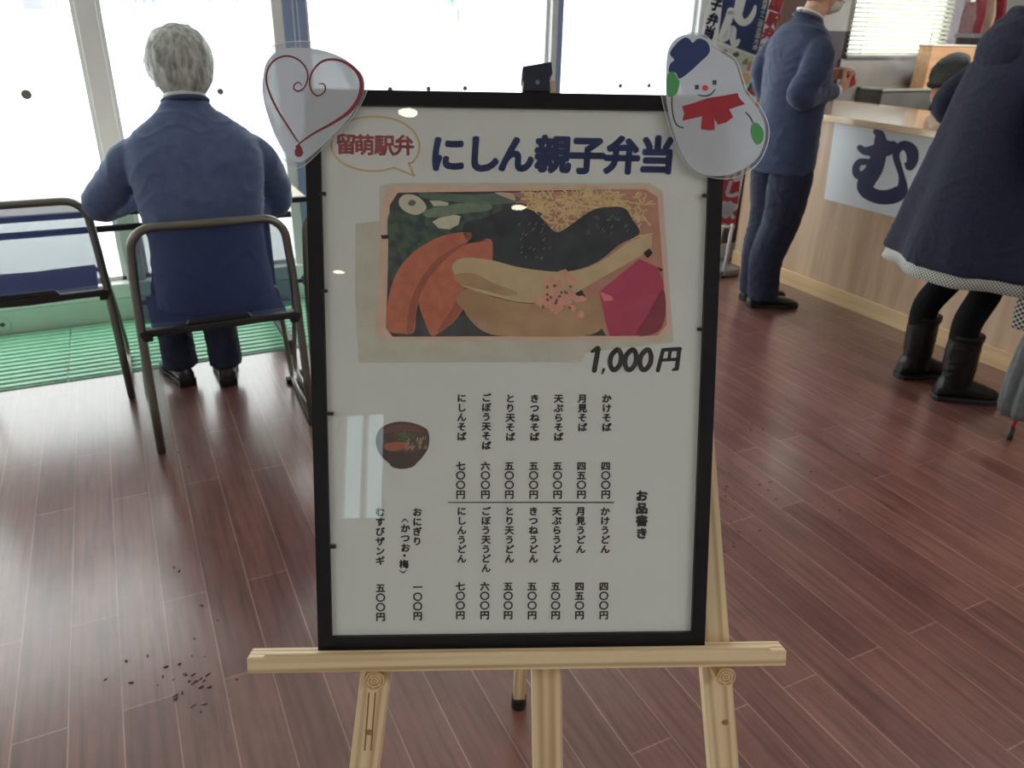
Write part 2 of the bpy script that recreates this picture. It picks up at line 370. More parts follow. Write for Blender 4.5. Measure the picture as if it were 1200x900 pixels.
for k, (x, w_) in enumerate(POSTS):
    fr = MB(); a, b = prev, x-w_/2
    for lo, hi in (((a, .19), (a+.018, 2.28)), ((b-.018, .19), (b, 2.28)), ((a, .19), (b, .21)), ((a, 2.26), (b, 2.28))):
        fr.box((lo[0], Y1+.04, lo[1]), (hi[0], Y1+.07, hi[1]))
    f = struct(fr.build('window_%d' % (k+1), M_alu)); slab('pane', (a+.005, Y1+.052, .2), (b-.005, Y1+.058, 2.27), M_glass, f)
    prev = x+w_/2

# outside: banked snow, far houses and trees
def snow_h(x, y):
    t = max(0, min(1, (y-4.4)/50)); d = y-4.35
    h = .14+.30*(1-math.exp(-max(0, d)/1.6))+.62*t
    h += .16*NZ.noise(V((x*.35, y*.3, 0)))*min(1, d/2)+.05*NZ.noise(V((x*1.1, y*.9, 4)))*min(1, d)
    h += .10*math.exp(-((d-4.5)/1.0)**2)*(1+NZ.noise(V((x*.8, 3, 1))))
    return min(h, 1.22)
ys = [4.31+.12*i for i in range(40)]+[9.2*1.11**i for i in range(34)]
xs = [-34+i*.9 for i in range(30)]+[-7+.25*i for i in range(90)]+[15.5+1.6*i for i in range(90)]
sn = MB(); sn.add([(x*(1 if y < 30 else y/30), y, snow_h(x, y)) for y in ys for x in xs],
                 [(j*len(xs)+i, j*len(xs)+i+1, (j+1)*len(xs)+i+1, (j+1)*len(xs)+i) for j in range(len(ys)-1) for i in range(len(xs)-1)])
M_snow = mat('snow', srgb(238, 242, 241), .9)
sno = sn.build('snow_ground', M_snow, smooth=True); struct(sno)
struct(slab('snow_ground_near', (-40, -60, -.6), (40, -4.2, -.3), M_snow))
M_bark = mat('bark', srgb(150, 142, 138), .9)
def tree(px, d, base, h, r, col, label):
    q = at(px, 20, 1, d); t = thing('tree', label, 'tree', (q.x, d, base), 'trees across the snow field')
    MB().tube([(q.x, d, base), (q.x, d, base+h*.6)], [.12, .06], 8).build('trunk', M_bark, t)
    c = MB()
    for i in range(26):
        a, e = random.uniform(0, 2*PI), random.uniform(-.9, 1); rr = r*.75*math.sqrt(1-e*e*.8)
        c.ell((q.x+rr*math.cos(a)*random.random(), d+rr*math.sin(a), base+h*.62+e*h*.36), r*random.uniform(.25, .42), nu=8, nv=6)
    c.build('crown', noisy(mat('crown', col, .9), tuple(x*.8 for x in col), tuple(min(1, x*1.3) for x in col), (3, 3, 3)), t, smooth=True)
GR = srgb(176, 180, 184); GG = srgb(150, 172, 162)  # snowy tree greys, with the window glare over them mixed into the colour
tree(69, 85, 1.25, 3.0, 1.0, GR, 'pale grey bare tree just left of the first window post')
tree(122, 80, 1.25, 2.6, 1.3, GR, 'small grey tree just right of the first window post')
tree(246, 90, 1.25, 3.4, 1.8, GR, 'grey snowy tree above the seated man\'s right shoulder')
tree(279, 86, 1.25, 3.6, 1.5, srgb(186, 190, 194), 'grey snowy tree left of the chain post')
tree(314, 99, 1.25, 4.2, 1.6, GR, 'grey snowy tree against the chain post')
tree(537, 42, 1.1, 3.3, 1.35, GG, 'greenish round tree above the middle of the sign')
def house(x0, x1, d, base, h, wall, label):
    a, b = at(x0, 15, 1, d).x, at(x1, 15, 1, d).x; t = thing('house', label, 'house', ((a+b)/2, d, base), 'houses across the snow field')
    MB().box((a, d, base-.3), (b, d+5, base+h)).build('wall', mat('house_wall', wall, .9), t)
    MB().loft([[(a-.4, d-.4, base+h), (b+.4, d-.4, base+h), ((b+.4), d+2.5, base+h+1.5), (a-.4, d+2.5, base+h+1.5)], [(a-.4, d+5.4, base+h), (b+.4, d+5.4, base+h), (b+.4, d+2.5, base+h+1.7), (a-.4, d+2.5, base+h+1.7)]]).build('roof', M_snow, t)
    for i in range(3):
        wx = a+(b-a)*(.2+.27*i); MB().box((wx, d-.03, base+h*.35), (wx+(b-a)*.1, d+.01, base+h*.75)).build('window', mat('far_pane', srgb(120, 128, 140), .3), t)
house(-4, 16, 88, 1.2, 2.6, srgb(196, 150, 150), 'pinkish house at the far left of the snow field')
house(28, 52, 95, 1.2, 2.4, srgb(150, 152, 160), 'grey house beside the pinkish one')
house(151, 190, 90, 1.2, 2.0, srgb(176, 172, 172), 'low grey house directly above the seated man\'s head')

# safety dots on the panes
M_dot = mat('grey_dot', srgb(96, 104, 96), .6)
for x, r_, l in ((-.31, .021, 'large grey safety dot on the leftmost pane'), (.505, .015, 'grey safety dot on the pane right of the seated man'),
                 (1.36, .013, 'first of three safety dots above the sign top rail'), (1.576, .013, 'middle of three safety dots above the sign top rail'), (1.79, .013, 'last of three safety dots above the sign top rail'),
                 (2.81, .013, 'safety dot left of its twin on the pane before the snowman card'), (3.02, .013, 'safety dot closest to the snowman card')):
    tag(MB().tube([(x, Y1+.052, 1.066), (x, Y1+.046, 1.066)], [r_, r_], 20).build('safety_dot', M_dot), l, 'window sticker', 'safety dots on the window panes')
# bead chain of a roller blind down the double post
ch = MB()
for x in (.872, .893):
    for i in range(150): ch.ell((x, Y1-.018, .95+i*.009), .0034, nu=6, nv=5)
tag(ch.build('blind_chain', mat('white_bead', srgb(225, 226, 228), .4), smooth=True), 'white bead chain loop hanging down the double window post', 'blind chain')
# round cover plate on the sage base
cp = at(3, 380, 1, Y1-.03)
c = MB(); c.tube([(cp.x, Y1-.031, cp.z), (cp.x, Y1-.036, cp.z)], .034, 24)
c = c.build('cover_plate', M_sage, smooth=False, bevel=.002); tag(c, 'round cover plate on the sage green base under the window', 'wall plate')
MB().tube([(cp.x, Y1-.036, cp.z), (cp.x, Y1-.040, cp.z)], .010, 16).build('screw', mat('plate_centre', srgb(70, 90, 80), .5), c)

# green ribbed mat
mt = MB(); prof = []
y = 3.462
while y < 4.11: prof += [(y, .004), (y+.006, .0105), (y+.028, .0105), (y+.032, .004)]; y += .0475
prof = [(3.452, .001), (3.452, .004)]+prof+[(4.118, .004), (4.118, .001)]
segs = [(-3.2, -1.752), (-1.748, -.342), (-.338, 1.3)]
for a, b in segs: mt.loft([[(a, p, z) for p, z in prof], [(b, p, z) for p, z in prof]])
M_mat = noisy(mat('green_rubber', srgb(146, 208, 174), .4), srgb(138, 200, 166), srgb(156, 216, 184), (20, 20, 20), 3)
tag(mt.build('floor_mat', M_mat), 'green ribbed rubber mat along the foot of the window', 'mat')

# ================================================================== THE MENU SIGN ON ITS EASEL
B = Plane((.136, .847, .617), (.9139, -.4055, .0037), (.123, .285, .951))
BW, BH = .545, .7533
board = thing('menu_board', 'black framed lunch menu poster standing on the pine easel', 'sign', B.p(BW/2, 0, -.01))
f = MB(); bw, dp = .0192, .020
def fbar(q0, q1, q2, q3):      # mitred moulding with a slightly rounded face
    f.loft([[B.p(*q, o) for q in (q0, q1, q2, q3)] for o in (-dp, -.002)]); f.loft([[B.p(*q, o) for q in (q0, q1, q2, q3)] for o in (-.002, 0)], caps=True)
fbar((0, 0), (BW, 0), (BW-bw, bw), (bw, bw)); fbar((0, BH), (bw, BH-bw), (BW-bw, BH-bw), (BW, BH))
fbar((0, 0), (bw, bw), (bw, BH-bw), (0, BH)); fbar((BW, 0), (BW, BH), (BW-bw, BH-bw), (BW-bw, bw))
f.build('frame', M_frame, board)
MB().loft([[B.p(a, b, o) for a, b in ((.004, .004), (BW-.004, .004), (BW-.004, BH-.004), (.004, BH-.004))] for o in (-.018, -.009)]).build('backing', M_black, board)
PO = -.0070      # the paper's depth behind the frame's face
paper = MB().loft([[B.p(a, b, o) for a, b in ((bw-.004, bw-.004), (BW-bw+.004, bw-.004), (BW-bw+.004, BH-bw+.004), (bw-.004, BH-bw+.004))] for o in (-.0088, PO)]).build('poster', M_paper, board)
MB().poly([B.p(a, b, -.0045) for a, b in ((bw-.003, bw-.003), (BW-bw+.003, bw-.003), (BW-bw+.003, BH-bw+.003), (bw-.003, BH-bw+.003))]).build('acrylic_cover', M_cover, board)
for px, py in ((377, 227), (379, 341), (386, 485), (389, 641), (827, 229), (821, 386)):   # little tabs along the sides
    a, b = B.uv(px, py); MB().loft([[B.p(a+i, b+j, o) for i, j in ((-.004, -.0022), (.005, -.0022), (.005, .0022), (-.004, .0022))] for o in (-.004, .0008)]).build('retaining_tab', M_black, board)

O1 = PO+.0003
def lay(k): return O1+.00012*k
def ink(name, items, m, fat=.02, slant=0., k=3):
    """items: (char, px, py, width px, height px)"""
    mb = MB()
    for c_, x, y, w_, h_ in items:
        a, b = B.uv(x, y, PO); a2, _ = B.uv(x+w_, y, PO); _, b2 = B.uv(x, y+h_, PO); write(mb, B, c_, a, b, a2-a, b-b2, lay(k), fat, slant=slant)
    return mb.build(name, m, paper)
ink('title_lettering', [(c_, x, y, 43, 45) for c_, x, y in (('に', 525, 180.5), ('し', 566, 180.5), ('ん', 605, 181), ('親', 648, 181), ('子', 688, 182), ('弁', 729, 182.5), ('当', 770, 182))], M_navyink, .05, .05)
ink('badge_lettering', [(c_, x, y, 24.5, 25) for c_, x, y in (('留', 405.5, 169), ('萌', 427, 170), ('駅', 450.5, 170.5), ('弁', 473.5, 170.5))], M_pinkink, .035)
bub = [(388, 170), (392, 155), (404, 144), (425, 137.5), (447, 137), (468, 142), (484, 153), (491, 167), (490, 180), (484, 190)]
mb = MB(); brush(mb, B, [(x, y, 1.1) for x, y in bub], lay(3)); brush(mb, B, [(484, 190, 1.1), (479, 191.5, 1.1)], lay(3))
brush(mb, B, [(479, 191, 1.1), (485, 206, 1.1)], lay(3)); brush(mb, B, [(485, 206, 1.1), (462, 196.5, 1.1)], lay(3)); brush(mb, B, [(462, 196.5, 1.1), (445, 200, 1.1), (425, 199.5, 1.1), (405, 193, 1.1), (392, 182, 1.1), (388, 170, 1.1)], lay(3))
mb.build('speech_bubble', M_goldink, paper)
# price, drawn with a heavy slanted brush
pr = MB(); br = lambda pts: brush(pr, B, pts, lay(3))
br([(693.5, 412, 1.6), (698, 409.5, 2.6), (700.5, 408, 2.9)]); br([(701, 409, 3.0), (696.5, 434, 3.0)]); br([(707.5, 433, 1.8), (705.5, 438, 1.0)])
for cx in (721, 738.5, 756): br([(cx+1.5, 410, 2.9), (cx-4.2, 416, 2.9), (cx-6.2, 425, 2.9), (cx-3.5, 432.5, 2.9), (cx+1, 432.5, 2.9), (cx+6, 426, 2.9), (cx+7, 417, 2.9), (cx+4.5, 410.5, 2.9), (cx+1.5, 410, 2.9)])
br([(777, 410, 2.2), (774, 422, 2.4), (771, 434, 2.4)]); br([(777, 410, 2.2), (797, 409, 2.4)]); br([(796, 410, 2.4), (794.5, 422, 2.5), (793, 432, 2.6)]); br([(793, 432, 2.4), (788.5, 433.5, 1.4)]); br([(785.5, 411, 2.0), (784, 421, 2.0)]); br([(775, 422, 1.9), (794, 421, 2.0)])
pr.build('price_lettering', M_ink, paper)
def column(x, y0, text, pitch=11.5, size=11.3): return [(c_, x, y0+i*pitch, size, size*.93) for i, c_ in enumerate(text)]
items = []
for k, (x, x2, a, b_, p, ya) in enumerate(((711, 709, 'かけそば', 'かけうどん', '四〇〇円', 467), (682.5, 680.5, '月見そば', '月見うどん', '四五〇円', 467), (654.5, 652.5, '天ぷらそば', '天ぷらうどん', '五〇〇円', 467),
        (626.5, 625, 'きつねそば', 'きつねうどん', '五〇〇円', 467), (598, 597, 'とり天そば', 'とり天うどん', '五〇〇円', 467), (570, 569.5, 'ごぼう天そば', 'ごぼう天うどん', '六〇〇円', 466), (541, 541, 'にしんそば', 'にしんうどん', '七〇〇円', 466.5))):
    items += column(x, ya, a, 11.2); items += column(x-1.2, 546, p, 11.1); items += column(x2, 599, b_, 11.1); items += column(x2-1.5, 687, p, 11.2)
items += column(489, 600, 'おにぎり', 11.4)+column(475, 619, 'かつお', 11.4)+[('・', 474, 651, 11, 11), ('梅', 473.5, 661, 11.3, 10.5)]
items += column(445.5, 600, 'むすびザンギ', 11.4)+column(489.5, 688, '一〇〇円', 11.2)+column(446, 689, '五〇〇円', 11.2)
ink('menu_lettering', items, M_ink, .042)
for pts in ([(468, 668, .4), (472.5, 671, .8), (476.5, 668, .4)], [(470.5, 612, .4), (474.5, 608.5, .8), (478.5, 612, .4)]):
    mb = MB(); brush(mb, B, pts, lay(3)); mb.build('bracket_lettering', M_ink, paper)
ink('heading_lettering', column(752, 581, 'お品書き', 14.6, 14.4), M_ink, .055)
mb = MB(); mb.poly([B.px(x, y, lay(3)) for x, y in ((525, 588.2), (719.8, 588.0), (719.8, 589.6), (525, 589.4))]); mb.build('divider_line', M_ink, paper)

# --- the printed lunch box
C3 = lambda x, y: (360+x*.41667, 80+y*.41667)     # measured on an enlargement of the photo
def pic(name, pts, m, k, parent, conv=C3, sm=6): return patch(B, [conv(*p) for p in pts], lay(k), m, name, parent, sm)
def inkn(name, c1, c2, sc=60, lo=.3, hi=.7): return noisy(mat(name, c1, .75), c1, c2, (sc, sc, sc), 5, lo, hi)
bento = pic('bento_picture', [(137, 436), (205, 430), (205, 330), (240, 322), (960, 322), (1000, 345), (1030, 770), (780, 800), (770, 826), (145, 828), (135, 640)], inkn('print_table', srgb(204, 200, 182), srgb(216, 213, 200), 30), 1, paper, sm=0)
pic('box_rim', [(212, 365), (240, 330), (962, 328), (998, 355), (1008, 500), (1026, 735), (995, 768), (212, 766), (190, 738)], inkn('print_rim', srgb(224, 188, 166), srgb(232, 202, 184), 40), 2, bento, sm=0)
pic('box_inside', [(232, 385), (255, 350), (605, 345), (950, 340), (985, 362), (1012, 720), (985, 752), (240, 755), (222, 730)], inkn('print_dark', srgb(52, 56, 62), srgb(74, 76, 80), 60), 3, bento, sm=0)
pic('salmon_bed', [(560, 350), (950, 340), (985, 362), (1012, 720), (985, 752), (840, 752), (760, 600), (640, 420)], inkn('print_salmon', srgb(190, 132, 118), srgb(206, 150, 130), 60), 4, bento, sm=0)  # salmon-pink ground printed under the egg shreds
pic('greens', [(235, 400), (330, 375), (520, 370), (640, 390), (650, 420), (500, 450), (400, 465), (300, 520), (235, 600), (228, 500)], inkn('print_greens', srgb(52, 72, 70), srgb(84, 104, 92), 90, .4, .6), 5, bento)
pic('leek', [(322, 350), (450, 355), (560, 352), (600, 372), (520, 384), (400, 374), (330, 366)], inkn('print_leek', srgb(90, 116, 106), srgb(112, 134, 118), 90), 6, bento)
pic('leek', [(330, 402), (400, 384), (500, 376), (515, 398), (440, 408), (345, 420)], inkn('print_leek_pale', srgb(110, 134, 118), srgb(140, 156, 132), 90), 6, bento)
pic('lotus_ring', [(258, 372), (272, 356), (300, 356), (325, 372), (335, 395), (310, 412), (280, 405), (262, 390)], inkn('print_cream', srgb(210, 206, 184), srgb(222, 216, 196), 90), 7, bento)
pic('lotus_hole', [(284, 378), (294, 370), (306, 376), (300, 386), (288, 386)], mat('print_hole', srgb(112, 116, 108), .8), 8, bento)
pic('white_slice', [(344, 372), (372, 372), (398, 378), (396, 386), (356, 388)], bpy.data.materials['print_cream'], 7, bento, sm=0)
pic('white_slice', [(352, 432), (372, 420), (415, 412), (432, 416), (425, 440), (400, 453), (370, 450)], bpy.data.materials['print_cream'], 7, bento, sm=0)
pic('pink_slice', [(528, 350), (575, 352), (585, 372), (555, 362)], inkn('print_pinkcream', srgb(222, 180, 160), srgb(230, 196, 176), 60), 7, bento)
ORG = inkn('print_squash', srgb(196, 108, 84), srgb(216, 130, 100), 70)
ORI = inkn('print_squash_rind', srgb(166, 90, 74), srgb(184, 102, 82), 70)
sqa = [(458, 462), (400, 466), (345, 487), (290, 525), (250, 578), (230, 640), (222, 700), (228, 738), (262, 746), (300, 742), (306, 690), (322, 630), (355, 575), (400, 530), (455, 486)]
pic('squash_slice', sqa, ORG, 7, bento, sm=3)
pic('squash_flesh', [(452, 487), (400, 528), (354, 573), (320, 630), (304, 690), (298, 738), (280, 742), (286, 680), (304, 622), (338, 566), (386, 520)], ORI, 8, bento, sm=3)
pic('squash_slice', [(518, 482), (470, 488), (415, 512), (360, 555), (322, 610), (314, 660), (330, 710), (350, 752), (380, 738), (420, 705), (460, 640), (500, 590), (520, 545)], ORG, 7, bento, sm=3)
pic('squash_flesh', [(512, 548), (496, 588), (456, 642), (418, 702), (380, 736), (366, 738), (398, 690), (432, 636), (470, 584), (496, 540)], ORI, 8, bento, sm=3)
EGG = inkn('print_egg', srgb(232, 202, 150), srgb(240, 216, 166), 80); EG2 = inkn('print_egg_pale', srgb(222, 190, 130), srgb(232, 206, 150), 80)
mbs = [MB(), MB()]
rg = random.Random(3)
for i in range(300):
    x, y = rg.uniform(610, 955), rg.gauss(380, 22)
    if x > 880: y += rg.uniform(0, 60)
    if 650 < x < 760: y += rg.uniform(-10, 60)*(1-abs(x-705)/55)
    a = rg.uniform(0, 2*PI); c_ = rg.uniform(-1.2, 1.2); L = rg.uniform(14, 30); pts = []
    for t in range(4): pts.append((*C3(x, y), rg.uniform(.7, 1.15))); x += math.cos(a)*L*.4; y += math.sin(a)*L*.3; a += c_*.6
    brush(mbs[i % 2], B, [p for p in pts], lay(5)+.00001*(i % 9), k=3)
mbs[0].build('egg_shreds', EGG, bento); mbs[1].build('egg_shreds', EG2, bento)
HER = inkn('print_herring', srgb(36, 44, 54), srgb(62, 68, 78), 45, .35, .65)
pic('herring', [(440, 440), (500, 420), (560, 395), (610, 392), (650, 412), (690, 455), (715, 470), (720, 540), (700, 568), (560, 545), (520, 530), (518, 485), (455, 490)], HER, 7, bento)
pic('herring', [(690, 474), (735, 445), (800, 400), (850, 390), (893, 394), (915, 425), (934, 465), (880, 495), (815, 545), (740, 570), (670, 562), (650, 520)], HER, 8, bento)
for i in (1, 0):
    mb = MB()
    for _ in range(23):
        x, y = (rg.uniform(590, 680), rg.uniform(440, 540)) if i == 0 else (rg.uniform(780, 905), rg.uniform(415, 470))
        px_, py_ = C3(x, y); brush(mb, B, [(px_, py_, .3), (px_+1.6, py_-1.2, .4), (px_+2.7, py_-2.9, .2)], lay(9), k=3)
    mb.build('herring_scales', mat('print_scale', srgb(140, 144, 148), .7), bento)['kind'] = 'stuff'
ROE = inkn('print_roe', srgb(206, 180, 140), srgb(220, 198, 158), 40); ROD = inkn('print_roe_amber', srgb(178, 140, 106), srgb(200, 164, 126), 26)
pic('roe_lobe', [(418, 652), (440, 626), (466, 622), (520, 642), (600, 660), (680, 660), (760, 645), (820, 650), (838, 690), (825, 735), (780, 752), (700, 755), (560, 753), (500, 742), (462, 712), (440, 680)], ROD, 9, bento)
pic('roe_lobe', [(408, 560), (425, 538), (460, 533), (520, 540), (580, 556), (650, 568), (720, 572), (780, 563), (840, 535), (900, 492), (945, 474), (968, 470), (965, 510), (930, 532), (870, 566), (810, 600), (740, 640), (680, 658), (600, 658), (520, 640), (450, 618), (425, 600)], ROE, 10, bento)
pic('roe_fold', [(412, 585), (440, 575), (480, 580), (520, 602), (590, 630), (560, 640), (500, 625), (430, 606)], ROD, 11, bento)
FLK = inkn('print_flakes', srgb(224, 156, 138), srgb(236, 178, 158), 100)
mb = MB()
for i in range(42):
    x, y = rg.gauss(705, 32), rg.gauss(640, 26); q = [C3(x+rg.uniform(8, 20)*math.cos(a), y+rg.uniform(6, 15)*math.sin(a)) for a in (0, 1.3, 2.5, 3.8, 5)]
    mb.poly([B.px(a, b, lay(12)+.000012*i) for a, b in q])
mb.build('fish_flakes', FLK, bento)
mb = MB()
for i in range(14):
    x, y = rg.gauss(705, 28), rg.gauss(640, 22); q = [C3(x+rg.uniform(3, 7)*math.cos(a), y+rg.uniform(3, 6)*math.sin(a)) for a in (0, 1.3, 2.5, 3.8, 5)]
    mb.poly([B.px(a, b, lay(17)+.000012*i) for a, b in q])
mb.build('fish_flakes', mat('print_flake_dark', srgb(150, 88, 72), .8), bento)
PK = inkn('print_pickle', srgb(184, 56, 92), srgb(200, 74, 108), 20)
pic('pickled_ginger', [(822, 628), (870, 590), (935, 536), (985, 560), (1000, 600), (1008, 680), (985, 740), (930, 752), (852, 752), (838, 710), (830, 670)], PK, 11, bento, sm=0)
pic('pickle_fold', [(1000, 620), (1008, 690), (985, 742), (925, 750), (960, 690)], inkn('print_pickle_deep', srgb(136, 44, 68), srgb(156, 50, 78), 20), 12, bento, sm=3)
pic('pickle_fold', [(822, 628), (855, 640), (862, 652), (835, 655)], inkn('print_pickle_pale', srgb(228, 120, 132), srgb(236, 140, 148), 20), 12, bento, sm=0)
pic('seaweed_bit', [(945, 520), (962, 506), (972, 520), (958, 534)], M_ink, 12, bento, sm=0); pic('seaweed_bit', [(984, 558), (1002, 566), (994, 572)], M_ink, 12, bento, sm=0); pic('seaweed_bit', [(206, 470), (228, 468), (230, 478), (212, 480)], M_ink, 12, bento, sm=0)
# --- the printed bowl of noodles
K5 = lambda x, y: (380+x*.2, 430+y*.2)
bowl = pic('noodle_bowl_picture', [(303, 420), (325, 365), (380, 332), (450, 320), (525, 330), (580, 352), (606, 372), (616, 420), (606, 480), (570, 535), (545, 560), (520, 585), (460, 598), (400, 588), (380, 565), (340, 530), (310, 480)], inkn('print_lacquer', srgb(58, 38, 40), srgb(82, 56, 54), 60), 2, paper, K5, 4)
pic('bowl_inside', [(330, 385), (370, 350), (450, 335), (530, 345), (590, 372), (560, 382), (450, 376), (350, 392)], inkn('print_lacquer_red', srgb(110, 66, 60), srgb(128, 80, 72), 60), 3, bowl, K5, 4)
pic('bowl_broth', [(318, 420), (345, 395), (450, 376), (560, 384), (606, 378), (610, 420), (600, 465), (540, 490), (450, 502), (360, 490), (325, 455)], inkn('print_broth', srgb(72, 52, 48), srgb(98, 72, 60), 60), 4, bowl, K5, 4)
pic('bowl_herring', [(350, 460), (400, 440), (480, 445), (500, 465), (440, 488), (370, 490)], inkn('print_bowl_fish', srgb(166, 82, 62), srgb(186, 104, 78), 60), 5, bowl, K5, 4)
m1, m2 = MB(), MB()
for i in range(40):
    x, y = rg.uniform(470, 600), rg.uniform(430, 490)-max(0, 0); px_, py_ = K5(x, y-(x-470)*.12+6); brush(m1, B, [(px_, py_, .4), (px_+1.2, py_-1.5, .45), (px_+1.6, py_-3.4, .35)], lay(6)+.00001*(i % 8), k=3)
for i in range(60):
    x, y = rg.gauss(470, 28), rg.gauss(402, 15); px_, py_ = K5(x, y); m2.poly([B.px(px_+.9*math.cos(a), py_+.7*math.sin(a), lay(7)+.00001*(i % 9)) for a in (0, 1.2, 2.6, 4, 5.2)])
m1.build('noodles', mat('print_noodle', srgb(196, 166, 128), .8), bowl); m2.build('spring_onion', inkn('print_onion', srgb(88, 124, 80), srgb(116, 150, 100), 300), bowl)

# --- the easel
easel = thing('display_easel', 'pale pine easel with splayed legs holding the menu board', 'easel', (.5, .95, 0))
def along(x0, y0, x1, y1, off, v0, v1):
    """a straight member seen through two photo points on the plane at depth off, cut between heights v0 and v1 of the sign plane"""
    a = V((*B.uv(x0, y0, off), 0)); b = V((*B.uv(x1, y1, off), 0)); d = (b-a)/(b.y-a.y)
    return B.p(*(a+d*(v0-a.y)).xy, off), B.p(*(a+d*(v1-a.y)).xy, off)
def vfloor(p, q):      # extend q-p down to the floor
    t = p.z/(p.z-q.z); return p+(q-p)*t
# shelf: a bar with a rebate the frame stands in
uL, uR = B.uv(289.5, 780, .018)[0], B.uv(921.5, 771, .018)[0]
sh = MB(); vb = B.uv(600, 785, .018)[1]
prof = [(vb, -.013), (vb, .018), (-.001, .018), (.0035, .0165), (.0035, .006), (-.0006, .004), (-.0006, -.013)]
mtS = M(((B.u.x, B.v.x, B.n.x, B.o.x), (B.u.y, B.v.y, B.n.y, B.o.y), (B.u.z, B.v.z, B.n.z, B.o.z), (0, 0, 0, 1)))
M_pineX = wood('pine_bar', srgb(236, 214, 174), srgb(190, 156, 112), along=0)
def ring(u, lip=True): return [(u, v if (lip or v < .0) else -.0006, n) for v, n in prof]
sh.loft([ring(uL, False), ring(uL+.022, False), ring(uL+.024), ring(uR-.024), ring(uR-.022, False), ring(uR, False)])
shelf = sh.build('shelf', M_pineX, easel, mtx=mtS, bevel=.002)
# legs
LO = -.034
a, b = along(427.5, 900, 441.5, 785, LO, -.02, .60); ft = vfloor(b, a); ll = beam('leg', ft, b, .043, .024, M_pine, easel, B.u)
a2, b2 = along(847, 900, 838, 785, LO, -.02, .60); ft2 = vfloor(b2, a2); rl = beam('leg', ft2, b2, .043, .024, M_pine, easel, B.u)
ct, cb = along(630.5, 95, 641, 850, -.033, .775, -.02); ft3 = vfloor(ct, cb+(cb-ct)*.3); beam('centre_post', cb+(cb-ct)*.32, ct, .044, .022, M_pine, easel, B.u)
for p, q in ((a, b),):
    pass
# crossbar behind the sign and the rear leg that hinges on it
xa, xb = B.p(*B.uv(530, 190, LO-.025), LO-.025), B.p(*B.uv(770, 190, LO-.025), LO-.025); beam('crossbar', xa, xb, .03, .022, M_pine, easel, B.v)
rt_ = B.p(*B.uv(642, 190, LO-.05), LO-.05); rf = V((.612, 1.136, .022)); beam('rear_leg', rf, rt_, .026, .020, M_pine, easel, B.u)
d = (rt_-rf).normalized(); MB().tube([rf-d*.022, rf+d*.014], .017, 14).build('rubber_foot', M_rubber, easel, smooth=False)
for q in (ft, ft2):
    pass
# round pegs under the shelf, screws and the slot in the left leg
for x, y in ((438.5, 798.5), (851, 794)):
    u_, v_ = B.uv(x, y, .012); pk = M(((B.u.x, B.v.x, B.n.x, 0), (B.u.y, B.v.y, B.n.y, 0), (B.u.z, B.v.z, B.n.z, 0), (0, 0, 0, 1)))
    o = B.p(u_, v_, 0); pk.translation = o
    MB().tube([(0, 0, -.045), (0, 0, .010), (0, 0, .012)], [.0145, .0145, .0135], 24).build('peg', M_pine_end, easel, mtx=pk)
M_groove = mat('groove_shadow_wood', srgb(150, 112, 72), .7)
for x, y in ((433, 858), (849.5, 846)):
    u_, v_ = B.uv(x, y, LO+.012); q = B.p(u_, v_, LO+.012)
    MB().tube([q-B.n*.004, q+B.n*.0015], .0042, 12).build('screw', mat('brass_screw', srgb(176, 150, 110), .4, .6), easel)
sl = MB(); g0, g1 = B.uv(436, 812, LO+.013), B.uv(431, 880, LO+.013)
for k in range(2):
    e = -.0045 if k else .0045
    sl.loft([[B.p(g0[0]+e-.001, g0[1], LO+o), B.p(g0[0]+e+.001, g0[1], LO+o), B.p(g1[0]+e+.001, g1[1], LO+o), B.p(g1[0]+e-.001, g1[1], LO+o)] for o in (.0115, .0125)])
sl.build('slot_edge', M_groove, easel)
# clamp at the head of the centre post
q = lambda x, y: (x, y)
cl = [(612.5, 77.5), (646.5, 72), (647.8, 86), (644.5, 89.5), (645.5, 107.5), (612.5, 106.5), (613.5, 96), (611.5, 93)]
M_clamp = mat('dark_clamp', srgb(34, 40, 58), .5)
k = MB(); k.poly([B.px(x, y, -.004) for x, y in cl], .03, B.n); k.build('top_clamp', M_clamp, easel, bevel=.0015)
u_, v_ = B.uv(630, 96.5, -.004); MB().tube([B.p(u_, v_, -.006), B.p(u_, v_, -.0028)], .0028, 12).build('clamp_pin', mat('clamp_hole', srgb(120, 130, 170), .5), easel)

# --- laminated cards on the top corners of the sign
hc = thing('heart_card', 'white laminated card with a red scrolled heart on the sign corner', 'card', B.px(365, 190, .004), 'laminated cards on the sign corners')
H7 = lambda x, y: (290+x*.2, 40+y*.2)
H_out = [H7(*p) for p in ((50, 250), (62, 165), (110, 95), (180, 58), (290, 42), (420, 48), (540, 82), (640, 140), (700, 200), (716, 260), (690, 360), (620, 480), (520, 590), (420, 690), (340, 765), (285, 785), (235, 755), (180, 680), (110, 530), (65, 390))]
H_in = [H7(*p) for p in ((92, 250), (110, 170), (160, 110), (230, 82), (330, 80), (440, 96), (560, 140), (650, 210), (684, 270), (675, 360), (610, 470), (520, 575), (420, 670), (330, 742), (275, 746), (225, 705), (160, 590), (105, 430), (88, 330))]
patch(B, H_out, .0035, M_clear, 'laminate', hc, 4, .0007)
hp = patch(B, H_in, .0037, M_card, 'paper', hc, 4, .0009)
M_highlight = sheer('edge_highlight', srgb(240, 244, 248), .7, .2, .3)  # whitish bead along the film border, standing in for its edge highlight
def edge_highlight(outline, parent):
    MB().tube([B.px(x, y, .0033) for x, y in smooth_closed(outline, 4)], .00055, 6, hint=B.n, closed=True).build('laminate_highlight', M_highlight, parent, True)
edge_highlight(H_out, hc)
M_heart = mat('heart_red', srgb(136, 58, 70), .6)
mb = MB()
